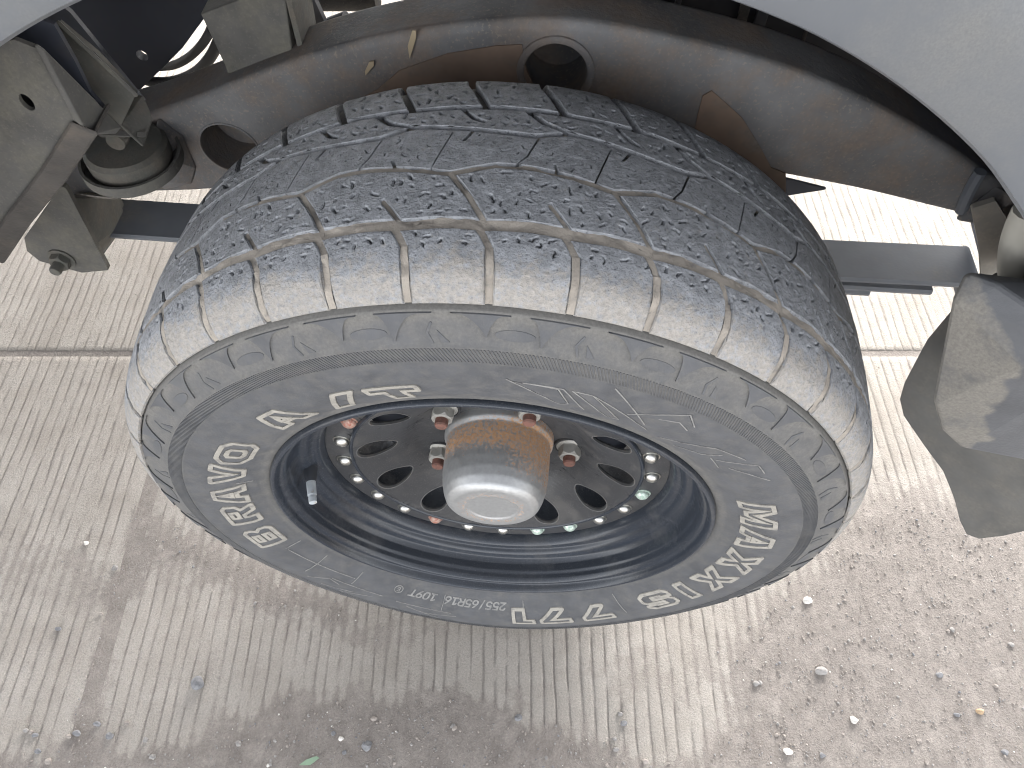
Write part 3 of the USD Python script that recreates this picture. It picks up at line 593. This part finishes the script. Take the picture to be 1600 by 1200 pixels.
hp = rounded([(.0590, .0975), (.0590, .0880), (.0572, .0850), (.0560, .0830), (.0558, .0640), (.0553, .0450), (.0540, .0335), (.0515, .0235), (.0478, .0150), (.0440, .0118), (.0405, .0106), (.0280, .0104), (.0262, .0112), (.0250, .0120), (1e-5, .0120)])
hub = revolve(hp, 160); hv = hub.vertices
ha = np.arctan2(hv[:, 2], hv[:, 0])
ru = np.clip(.55 * smoothstep(1.4, .3, np.abs(ha - .45)) * smoothstep(.015, .035, hv[:, 1]) + .75 * smoothstep(.045, .06, hv[:, 1]) * smoothstep(.09, .075, hv[:, 1]) * smoothstep(-.4, .6, np.sin(ha))
             + .62 * np.exp(-((np.hypot(hv[:, 0], hv[:, 2]) - .0315) / .006) ** 2) * (hv[:, 1] < .02) + .25 * smoothstep(.02, .05, hv[:, 1]), 0, 1)
obj('hub_cap', hub, 'hub_metal', wheel, True, {'rust': ru})
va = np.array([-.1945, .040, .003])
vb = tube([va, va + [.002, -.010, 0], va + [.004, -.016, 0]], np.array([.0075, .0068, .0052]), 16); obj('valve_stem', vb, 'valve_rubber', wheel, 40)
vc = tube([va + [.0036, -.0150, 0], va + [.0085, -.0305, 0], va + [.0086, -.0306, 0], va + [.0092, -.0325, 0], va + [.0093, -.0328, 0], va + [.0112, -.0385, 0]], np.array([.0050, .0047, .0044, .0038, .0043, .0041]), 16); obj('valve_cap', vc, 'valve_cap', wheel, 30)

# ---- chassis rail: kicks up over the axle
RY0, RY1 = .30, .362  # outer and inner face
stn = [(-1.3, .53, .41), (-.9, .535, .425), (-.62, .545, .450), (-.50, .556, .474), (-.40, .580, .486), (-.334, .604, .494), (-.25, .640, .512), (-.15, .678, .540), (-.05, .702, .566), (.05, .710, .580), (.13, .700, .580), (.25, .672, .560), (.35, .632, .543), (.43, .590, .525), (.50, .552, .508), (.60, .525, .470), (1.0, .515, .42)]
sx = np.array([s[0] for s in stn]); c0 = CubicSpline(sx, [s[1] for s in stn]); c1 = CubicSpline(sx, [s[2] for s in stn])
xs = np.linspace(-1.0, .9, 96); rc = .009; ringp = []
for cx, cy, a0 in ((RY1 - rc, 1, 0), (RY0 + rc, 1, PI / 2), (RY0 + rc, -1, PI), (RY1 - rc, -1, 3 * PI / 2)):
    for q in np.linspace(a0, a0 + PI / 2, 5): ringp.append((cx + rc * math.cos(q), cy, rc * math.sin(q)))
V = []
for x in xs:
    zt, zb = float(c0(x)), float(c1(x))
    V += [(x, py_, (zt - rc if sg > 0 else zb + rc) + dz) for py_, sg, dz in ringp]
n = len(ringp); F = []
for i in range(len(xs) - 1):
    for j in range(n): a, b = i * n + j, i * n + (j + 1) % n; F += [(a, b, b + n), (a, b + n, a + n)]
F += [(0, j + 1, j) for j in range(1, n - 1)] + [((len(xs) - 1) * n, (len(xs) - 1) * n + j, (len(xs) - 1) * n + j + 1) for j in range(1, n - 1)]
rm = trimesh.Trimesh(V, F, process=False); rm.fix_normals()
R3 = m3.Manifold(m3.Mesh(np.asarray(rm.vertices, np.float32), np.asarray(rm.faces, np.uint32)))
hc = at(360, 232, RY0); tc = at(868, 112, RY0)
def ycyl(c, r, y0, y1, sxz=1.0, seg=48): return m3.Manifold.cylinder(y1 - y0, r, r, seg).rotate([-90, 0, 0]).scale([1, 1, sxz]).translate([float(c[0]), float(y0), float(c[2])])
R3 = R3 - ycyl(hc, .030, .25, .345) - ycyl(tc, .028, .25, .352)
rail_t = man(R3)
rail_p = obj('frame_rail', rail_t, 'frame_steel', truck, 35)
def ringpipe(c, r, y0, w): m = revolve(rounded([(r + w, .312), (r + w, y0 + .001), (r + w * .6, y0), (r + w * .2, y0), (r, y0 + .0015), (r, .34)]), 64); m.apply_translation([c[0], 0, c[2]]); return m
obj('hole_collar', ringpipe(hc, .0295, RY0 - .0012, .0025), 'frame_steel', rail_p, 40)
obj('tube_sleeve', ringpipe(tc, .0280, RY0 - .0030, .0070), 'frame_steel', rail_p, 40)
# rusty reinforcement plate on the rail's outer face, two wings round the sleeve
def on_rail(pts, y0, th): return plate([at(px, py, y0) for px, py in pts], (0, th, 0))
obj('reinforcement_plate', on_rail([(520, 330), (535, 170), (590, 140), (625, 110), (700, 84), (775, 72), (815, 70), (822, 110), (840, 150), (880, 165), (880, 330)], RY0 - .0012, .004), 'rust_plate', rail_p, 30)
obj('reinforcement_plate', on_rail([(1060, 330), (1090, 180), (1098, 150), (1112, 142), (1135, 162), (1160, 185), (1185, 225), (1205, 262), (1228, 272), (1228, 330)], RY0 - .0012, .004), 'rust_plate', rail_p, 30)
for pts in ([(640, 92), (650, 60), (650, 48), (644, 48), (637, 72)], [(571, 118), (584, 103), (584, 96), (577, 97), (570, 112)]):
    obj('paint_drip', on_rail(pts, RY0 - .0028, .0015), 'drip', rail_p, False)

# body mount box on the rail
mb = [at(318, 22, .325), at(440, -22, .325), at(455, 82, .325), at(362, 116, .325)]
bmp = obj('body_mount_box', hull(mb + [m + np.array([0, .05, 0]) for m in mb], .002, 6), 'dusty_steel', truck, 30)
obj('side_plate', plate([mb[1], mb[2], mb[2] + [.004, .05, 0], mb[1] + [.012, .06, 0]], (.005, 0, 0)), 'olive_steel', bmp, 30)
obj('side_plate', plate([mb[0], mb[3], mb[3] + [0, .05, 0], mb[0] + [0, .06, 0]], (.005, 0, 0)), 'olive_steel', bmp, 30)
obj('weld_bead', tube(smooth_path([mb[3] + [0, .0, -.002], (mb[2] + mb[3]) / 2 + [0, -.001, -.002], mb[2] + [0, 0, -.002]], 6), .004, 8), 'frame_steel', bmp, 30)
obj('stay', tube([at(470, -15, .40), at(505, 60, .42)], .012, 10), 'dark_body', bmp, 30)
obj('stay', tube([at(455, -20, .37), at(470, 45, .38)], .010, 10), 'olive_steel', bmp, 30)

# dark inner panel behind the front of the rail, with a small hole
dp = plate([at(*q, .43) for q in [(40, 60), (40, -60), (420, -60), (365, 0), (318, 30), (285, 75), (250, 110), (211, 148), (120, 170)]], (0, .012, 0))
hcv = at(222, 87, .43)
d3 = m3.Manifold(m3.Mesh(np.asarray(dp.vertices, np.float32), np.asarray(dp.faces, np.uint32))) - m3.Manifold.cylinder(.1, .0065, .0065, 20).rotate([-90, 0, 0]).translate([float(hcv[0]), float(.40), float(hcv[2])])
t_ = man(d3); obj('inner_panel', t_ if len(t_.faces) else dp, 'dark_under', truck, False)
for pts, r in (([(352, 18, .40), (338, 72, .43), (312, 108, .45), (275, 126, .47), (235, 127, .48), (200, 110, .49)], .0062), ([(330, 45, .41), (306, 80, .44), (276, 100, .46), (245, 104, .48), (205, 96, .49)], .0048)):
    obj('brake_hose', tube(smooth_path([at(a, b, y) for a, b, y in pts], 6), r, 12), 'hose_rubber', truck, True)
obj('cross_pipe', tube([at(420, -8, .62), at(590, -8, .62)], .019, 24), 'dusty_steel', truck, 30)
obj('cross_pipe', tube([at(520, 45, .42), at(545, 36, .42)], .012, 14), 'dark_under', truck, 30)

# ---- front: splash panel, gussets, body mount
SY = .165
sp = [at(*q, SY) for q in [(-90, 130), (-40, 75), (22, 62), (58, 76), (92, 132), (118, 182), (140, 206), (92, 276), (40, 342), (-2, 402), (-90, 440)]]
spm = plate(sp, (0, .004, 0)); hh_ = at(42, 160, SY)
s3 = m3.Manifold(m3.Mesh(np.asarray(spm.vertices, np.float32), np.asarray(spm.faces, np.uint32))) - m3.Manifold.cylinder(.1, .0052, .0052, 24).rotate([-90, 0, 0]).scale([1, 1, 1.45]).translate([float(hh_[0]), SY - .05, float(hh_[2])])
s_t = man(s3); spp = obj('splash_panel', s_t if len(s_t.faces) else spm, 'dusty_steel', truck, 30)
obj('panel_backing', plate([p + [0, .03, 0] for p in sp[:8]], (0, .004, 0)), 'dark_under', spp, False)
fl = [at(148, 208, SY), at(98, 282, SY), at(44, 348, SY), at(4, 408, SY)]
fi = [p + np.array([-.012, 0, .010]) for p in fl]
obj('panel_flange', cat([hull([a, b, c + [0, -.003, 0], d + [0, -.003, 0]], .0022, 8) for a, b, c, d in zip(fl[:-1], fl[1:], fi[:-1], fi[1:])] + [hull([a, b, a + [.002, .03, .004], b + [.002, .03, .004]], .0015, 6) for a, b in zip(fl[:-1], fl[1:])]), 'grime_steel', spp, 30)
obj('gusset', hull([at(58, 72, SY - .002), at(66, 78, SY - .002), at(118, 186, SY - .001), at(128, 194, SY), at(186, 198, SY + .035), at(180, 206, SY + .035), at(150, 207, SY + .01)], .0015, 6), 'dusty_steel', spp, 30)
obj('gusset', plate([at(62, 70, .225), at(92, 36, .225), at(150, 84, .225), at(212, 148, .225), at(188, 198, .225)], (0, .005, 0)), 'olive_steel', spp, 30)
obj('panel_lip', hull([at(92, 36, .222), at(212, 148, .222), at(92, 36, .245), at(212, 148, .245)], .002, 6), 'dusty_steel', spp, 30)
obj('panel_pocket', plate([at(-60, 20, .30), at(60, -20, .30), at(110, 20, .30), at(225, 160, .30), at(190, 205, .30), at(60, 90, .30)], (0, .005, 0)), 'dark_body', spp, 30)
mt0 = at(197, 232, .262)
bmt = xf('body_mount', truck)
def zrev(prof, c, n=48):
    m = revolve(prof, n); v = m.vertices.copy(); m.vertices = np.stack([v[:, 0], v[:, 2], v[:, 1]], -1) + c; m.fix_normals(); return m
obj('rubber_cushion', zrev([(1e-5, .006), (.036, .006), (.040, .002), (.040, -.012), (.036, -.020), (1e-5, -.020)], mt0), 'olive_steel', bmt, 35)
obj('mount_washer', zrev([(1e-5, -.022), (.046, -.022), (.049, -.019), (.049, -.008), (.046, -.008), (.046, -.017), (1e-5, -.017)], mt0), 'dusty_steel', bmt, 35)
obj('mount_clip', plate([at(150, 222, .235), at(226, 226, .235), at(220, 200, .25), at(160, 205, .25)], (0, .004, .002)), 'dusty_steel', bmt, 30)
obj('mount_clip', hull([at(190, 196, .24), at(222, 226, .24), at(236, 186, .27), at(222, 152, .29), at(206, 150, .29)], .0015, 6), 'olive_steel', bmt, 30)
obj('mount_bolt', hexnut(mt0 + [.004, -.004, .020], 1, .010, .012), 'olive_steel', bmt, 30)
br = [at(138, 262, .255), at(150, 282, .255), at(180, 284, .255), at(236, 280, .262), at(258, 292, .285), at(296, 284, .298), at(302, 262, .298), at(282, 214, .298), at(250, 190, .298)]
obj('mount_bracket', hull(br[:5], .0025, 6), 'olive_steel', bmt, 30)
obj('mount_bracket', hull(br[3:] + [at(240, 240, .262)], .0025, 6), 'frame_steel', bmt, 30)

# ---- leaf spring
ZL = .418
lsp = xf('leaf_spring', truck)
def leaf(x0, x1, z, th_, y0, y1, z_end=None, sag=.0):
    X = np.linspace(x0, x1, 40); zz = z + sag * ((X - x0) / (x1 - x0) * 2 - 1) ** 2; P = []
    sec = [(y0, 0), (y0 + .0015, th_ / 2), (y1 - .0015, th_ / 2), (y1, 0), (y1 - .0015, -th_ / 2), (y0 + .0015, -th_ / 2)]
    V = [(x, a, q + b) for x, q in zip(X, zz) for a, b in sec]; n = 6
    F = []
    for i in range(len(X) - 1):
        for j in range(n): a, b = i * n + j, i * n + (j + 1) % n; F += [(a, b, b + n), (a, b + n, a + n)]
    F += [(0, j, j + 1) for j in range(1, n - 1)] + [((len(X) - 1) * n, (len(X) - 1) * n + j + 1, (len(X) - 1) * n + j) for j in range(1, n - 1)]
    t = trimesh.Trimesh(V, F, process=False); t.fix_normals(); return t
LY0, LY1 = .292, .352
obj('spring_leaf', leaf(-.52, .520, ZL, .008, LY0, LY1, sag=.004), 'spring_steel', lsp, 30)
x2 = at(1474, 432, .292)[0]; x3 = at(1364, 452, .292)[0]
obj('spring_leaf', leaf(-.36, x2, ZL - .0105, .008, LY0 - .001, LY1 - .001), 'spring_steel', lsp, 30)
obj('spring_leaf', leaf(-.28, x3, ZL - .0195, .008, LY0, LY1), 'spring_steel', lsp, 30)
ey = np.array([.520, 0, ZL + .008 - .0155])
eye = [(ey[0] + .013 * math.sin(a), ey[2] + .0155 * math.cos(a)) for a in np.linspace(0, 2 * PI * .93, 26)]
V = [];
for (x, z) in eye: 
    d = np.array([x - ey[0], z - ey[2]]); d /= np.linalg.norm(d); xi, zi = x - d[0] * .008, z - d[1] * .008
    V += [(x, LY0, z), (x, LY1, z), (xi, LY1, zi), (xi, LY0, zi)]
F = [];
for i in range(len(eye) - 1):
    for j in range(4): a, b = i * 4 + j, i * 4 + (j + 1) % 4; F += [(a, b, b + 4), (a, b + 4, a + 4)]
em = trimesh.Trimesh(V, F, process=False); em.fix_normals(); obj('spring_eye', em, 'spring_steel', lsp, 35)
e2 = revolve([(.012, LY0 - .004), (.022, LY0 - .004), (.022, LY1 + .004), (.012, LY1 + .004), (.012, LY0 - .004)], 32); e2.apply_translation([-.53, 0, ZL + .002]); obj('spring_eye', e2, 'spring_steel', lsp, 35)
# front hanger plates and bolt
hg = xf('spring_hanger', truck)
obj('hanger_plate', plate([at(*q, .245) for q in [(97, 288), (104, 296), (170, 422), (128, 426), (62, 408), (42, 392), (38, 372)]], (0, .006, 0), .003), 'dusty_steel', hg, 30)
obj('hanger_plate', plate([at(*q, .335) for q in [(118, 300), (184, 310), (200, 345), (160, 400), (120, 420), (90, 400)]], (0, .006, 0), .003), 'olive_steel', hg, 30)
obj('hanger_web', hull([at(120, 306, .30), at(182, 312, .33), at(196, 345, .33), at(160, 392, .29), at(148, 380, .26), at(110, 310, .26)], .002, 6), 'olive_steel', hg, 30)
hb = at(97, 404, .245)
bn = obj('hanger_bolt', cat([hexnut(hb + [0, .001, 0], 1, .0115, .011, .2), (lambda m: (m.apply_translation(hb), m)[1])(revolve([(.015, .001), (.015, -.002), (.001, -.002)], 24))]), 'olive_steel', hg, 25)
bt = revolve([(.0065, 0), (.0065, -.019), (.0055, -.021), (1e-5, -.021)], 16); bt.apply_translation(hb + [.0, 0, 0]); obj('bolt_thread', bt, 'olive_steel', hg, 30)
# rear shackle
shk = xf('spring_shackle', truck)
obj('shackle_plate', plate([at(*q, .274) for q in [(1518, 326), (1556, 314), (1592, 372), (1590, 384), (1556, 450), (1534, 446), (1530, 390)]], (0, .006, 0), .002), 'shackle_beige', shk, 30)
obj('shackle_plate', plate([at(*q, .362) for q in [(1505, 300), (1600, 280), (1640, 380), (1580, 440), (1535, 420)]], (0, .006, 0), .002), 'dark_body', shk, 30)
obj('shackle_bracket', hull([at(1500, 340, .292), at(1530, 345, .285), at(1582, 312, .285), at(1556, 296, .30), at(1510, 330, .31)], .003, 6), 'frame_steel', shk, 30)
obj('weld_bead', tube(smooth_path([at(1532, 268, .297), at(1514, 300, .297), at(1502, 330, .297)], 5), .006, 8), 'spring_steel', shk, 30)
obj('axle_clamp', hull([at(1195, 272, .40), at(1240, 282, .40), at(1288, 294, .40), at(1225, 304, .40), at(1195, 300, .40), at(1195, 272, .45), at(1240, 284, .45), at(1225, 300, .45)], .002, 6), 'dark_under', truck, 30)
obj('axle_tube', tube([(0, .24, H), (0, 1.45, H)], .042, 32), 'dark_body', truck, 30)
# tank and ribs behind the rail on the right, bed floor above
tk = obj('fuel_tank', hull([(.02, .47, .50), (.52, .47, .47), (.02, .47, .75), (.52, .47, .72), (.02, .74, .52), (.52, .74, .50), (.02, .74, .75), (.52, .74, .72)], .012, 8), 'dark_under', truck, 30)
for px, w, mt in ((1156, .010, 'dusty_steel'), (1185, .012, 'dark_body'), (1262, .003, 'dusty_steel'), (1052, .006, 'dark_body')):
    p = at(px, 45, .450); obj('tank_strap', rbox(p + [0, .002, -.02], (w, .006, .16), .001), mt, tk, 30)
floor_ = obj('bed_floor', rbox((.12, .98, .865), (2.76, 1.36, .03), .005), 'dark_under', truck, 30)
obj('cab_floor', rbox((-.75, 1.18, .545), (1.34, .84, .13), .01), 'dark_under', truck, 30); obj('cab_floor', rbox((-1.36, .44, .62), (1.10, .60, .10), .01), 'dark_under', truck, 30)
obj('rocker_panel', rbox((-1.36, .075, .56), (1.10, .09, .50), .02), 'fender_paint', truck, 30)
for x in (-.9, -.45, .0, .45, .9): obj('floor_rib', rbox((x, .98, .835), (.05, 1.34, .028), .004), 'dark_under', floor_, 30)
# ---- fender: lip, flare and body side above
AC = np.array([-.010, 0, H]); TH = np.radians(np.linspace(27, 168, 120))
sec = [(.531, .062), (.524, .058), (.5195, .049), (.5190, .043), (.5215, .0385), (.527, .0375), (.545, .0375), (.560, .0385), (.5700, .0405), (.5790, .0460), (.592, .0570), (.615, .0740), (.660, .0960), (.74, .115), (.86, .130)]
LIPA = [0, 20, 40, 52.5, 56.4, 60.6, 65.7, 68, 71.6, 75.8, 90, 110, 116.6, 130, 180]; LIPR = [.500, .505, .515, .5245, .5290, .5325, .5369, .5389, .5415, .5434, .547, .547, .5448, .542, .540]
arcscale = lambda q: np.interp(math.degrees(q), LIPA, LIPR) / .5215
def sweep_arch(sec, TH):
    V = []
    for q in TH:
        k = arcscale(q); V += [(AC[0] + (r * k) * math.cos(q), y, AC[2] + r * k * math.sin(q)) for r, y in sec]
    m = len(sec); F = []
    for i in range(len(TH) - 1):
        for j in range(m - 1): a = i * m + j; F += [(a, a + 1, a + m + 1), (a, a + m + 1, a + m)]
    t = trimesh.Trimesh(V, F, process=False); return t
obj('fender_flare', sweep_arch(sec[:11] + [(.580, .050), (.545, .066), (.531, .062)], TH), 'fender_grey', truck, 30)
obj('fender', sweep_arch([(.5770, .0470)] + sec[10:] + [(.86, .134), (.6, .105), (.577, .056)], TH), 'fender_paint', truck, 30)
obj('inner_arch', sweep_arch([(.533, .062), (.556, .075), (.566, .14), (.566, .46), (.572, .46), (.572, .14), (.561, .07)], np.radians(np.linspace(14, 150, 60))), 'dark_under', truck, 30)
# lower end of the flare behind the wheel, and the rubber flap
fe = [at(1517, 437, .060), at(1501, 470, .050), at(1470, 622, .030), at(1481, 665, .026), at(1508, 690, .022), at(1700, 728, .018), at(1720, 560, .000), at(1600, 565, .012), at(1556, 450, .05), at(1640, 452, .06)]
bk = [at(1500, 470, .050) + [.05, .05, -.06], at(1475, 622, .030) + [.05, .05, 0], at(1515, 690, .022) + [.05, .05, .01], at(1700, 722, .018) + [.05, .05, 0]]
ft_ = hull(fe + bk, .005, 12)
ft_ = trimesh.Trimesh(*trimesh.remesh.subdivide_to_size(ft_.vertices, ft_.faces, .006, max_iter=12))
ev = ft_.vertices; epx, epy = to_photo(ev)
ed = smoothstep(14, -14, epx - np.interp(epy, [430, 500, 560, 600, 650, 700], [1528, 1556, 1590, 1580, 1556, 1530]) + 60 * (fbm(ev * 60, 4, 5) - .5)) * .75
obj('flare_end', ft_, 'dusty_plastic', truck, True, {'dust': ed})
obj('fender_lip', tube(smooth_path([at(1612, 330, .10), at(1590, 385, .10), at(1588, 430, .105), at(1602, 470, .11)], 5), .012, 12), 'beige_paint', truck, 30)
# flap: a bent rubber sheet
O0 = at(1480, 620, .115); nf = np.array([-.62, -.76, .18]); nf /= np.linalg.norm(nf)
def onf(px, py): d = ray(px, py); return CAM + d * (((O0 - CAM) @ nf) / (d @ nf))
fo = [(1560, 420), (1512, 455), (1462, 515), (1420, 590), (1409, 620), (1412, 650), (1440, 700), (1468, 745), (1482, 790), (1490, 830), (1500, 852), (1520, 859), (1560, 852), (1640, 826), (1760, 780), (1760, 420)]
fm = plate([onf(*q) for q in fo], nf * -.006, .003)
fm = trimesh.Trimesh(*trimesh.remesh.subdivide_to_size(fm.vertices, fm.faces, .02))
v = fm.vertices.copy(); q = (v - O0) @ np.array([0, 0, 1.0]); v += nf[None] * (.020 * np.sin(q * 13 + .6))[:, None]; fm.vertices = v
obj('mud_flap', fm, 'flap_rubber', truck, 35)

# ------------------------------------------------------------------ stones
def stone(seed, size, flat=.62):
    m = trimesh.creation.icosphere(subdivisions=2, radius=1.0); v = m.vertices; rs = np.random.default_rng(seed)
    k = 1 + .45 * (fbm(v * 1.3 + seed * 7.1, 3, seed) - .5)
    for _ in range(5):
        d = rs.normal(size=3); d /= np.linalg.norm(d); h = rs.uniform(.55, .85); s = v @ d; k = np.where(s * k > h, h / np.maximum(s, .05), k)
    m.vertices = v * k[:, None] * np.array([size, size * rs.uniform(.65, .95), size * flat]); return m
ST = [(311, 1068, .0100, 'stone_a', 'largest dark grey pebble, on the grooved concrete at lower left'),
      (1262, 940, .0078, 'stone_c', 'white angular stone chip right of the tyre'),
      (92, 983, .0046, 'stone_a', 'small dark pebble left of the dirt filled joint'),
      (180, 888, .0050, 'stone_b', 'grey pebble sunk in the dirt of the joint beside the tyre'),
      (122, 1146, .0060, 'stone_a', 'grey pebble at the lower end of the dirt filled joint'),
      (172, 1150, .0055, 'stone_a', 'dark pebble just right of the lower end of the joint'),
      (1282, 1050, .0085, 'stone_b', 'dusty grey stone bedded in the pale patch at lower right'),
      (1333, 1125, .0058, 'stone_c', 'white pebble below the pale patch at lower right'),
      (1530, 1112, .0055, 'stone_e', 'ochre chip of stone in the dirt at lower right'),
      (1230, 1175, .0062, 'stone_c', 'cream pebble near the bottom edge right of centre'),
      (574, 1166, .0070, 'stone_a', 'blue grey pebble in the dark dirt at bottom centre'),
      (534, 1154, .0042, 'stone_c', 'bright white pebble beside the blue grey one in the dark dirt'),
      (810, 1122, .0052, 'stone_a', 'grey pebble at the edge of the dark dirt below the tyre'),
      (1467, 1055, .0050, 'stone_a', 'dark pebble in a small pit at lower right'),
      (135, 849, .0042, 'stone_c', 'pale pebble on the concrete left of the joint')]
for i, (px, py, s, mt, lb) in enumerate(ST):
    m = stone(i + 1, s); g_ = ground_at(px, py); m.apply_translation(g_ + [0, 0, s * .38]); obj('pebble', m, mt, '/World', 25, label=lb, category='pebble')
rs = np.random.default_rng(77)
ORD = ['leftmost', 'second', 'third', 'fourth', 'fifth', 'sixth', 'seventh', 'eighth']
ZONES = (((520, 1080), (1108, 1192), 'in the dark dirt along the bottom centre'), ((1150, 1590), (960, 1190), 'on the dirt at the lower right'), ((30, 420), (1125, 1192), 'on the dirt in the bottom left corner'))
TONES = (('stone_b', 'grey'), ('stone_d', 'brown'), ('stone_a', 'dark'))
for (xa, xb), (ya, yb), where in ZONES:
    for mt, tone in TONES:
        n_ = 4 if tone != 'dark' else 3
        ps = sorted((rs.uniform(xa, xb), rs.uniform(ya, yb), rs.uniform(.0032, .0052)) for _ in range(n_))
        for i, (px, py, sz) in enumerate(ps):
            m = stone(int(rs.integers(1000, 9999)), sz); m.apply_translation(ground_at(px, py) + [0, 0, sz * .35])
            obj('pebble', m, mt, '/World', 25, category='pebble', group='small pebbles strewn over the dirt', label=f'{ORD[i]} small {tone} pebble' + ('' if i == 0 else ' from the left') + ' ' + where)
for mtl, cnt, sz, seed in (('stone_a', 700, .0012, 1), ('stone_b', 3400, .0013, 2), ('stone_c', 420, .0011, 3), ('stone_d', 4200, .0013, 4)):
    r2 = np.random.default_rng(seed); P = np.stack([r2.uniform(-.85, .85, cnt * 6), r2.uniform(-.42, .55, cnt * 6), np.zeros(cnt * 6)], -1)
    dmk = dirt_mask(P); keep = r2.random(len(P)) < np.clip((dmk - .3) * 1.5, .03, 1) ** 1.6; P = P[keep][:cnt]
    base = trimesh.creation.icosphere(subdivisions=0); Vs, Fs = [], []; o = 0
    for p in P:
        s = sz * r2.lognormal(0, .35); vv = base.vertices * r2.uniform(.6, 1.1, (12, 1)) * np.array([1, r2.uniform(.6, 1), .65]) * s
        a = r2.uniform(0, 6.28); vv = np.stack([vv[:, 0] * math.cos(a) - vv[:, 1] * math.sin(a), vv[:, 0] * math.sin(a) + vv[:, 1] * math.cos(a), vv[:, 2]], -1)
        Vs.append(vv + p + [0, 0, .0008 + s * .3]); Fs.append(base.faces + o); o += 12
    obj('grit', (np.concatenate(Vs), np.concatenate(Fs)), mtl, '/World', False, kind='stuff', label={'stone_a': 'loose dark grit over the dirty concrete', 'stone_b': 'loose grey grit over the dirty concrete', 'stone_c': 'scattered white specks of grit', 'stone_d': 'loose brown grit over the dirty concrete'}[mtl], category='grit')
gl = ground_at(484, 1192)
lf = plate([gl + np.array(p) for p in [(-.012, -.004, .003), (-.004, .003, .006), (.008, .008, .005), (.012, .006, .003), (.002, -.003, .004)]], (0, 0, .0006)); obj('leaf', lf, 'leaf_green', '/World', False, label='pale green scrap of leaf at the bottom edge', category='leaf')
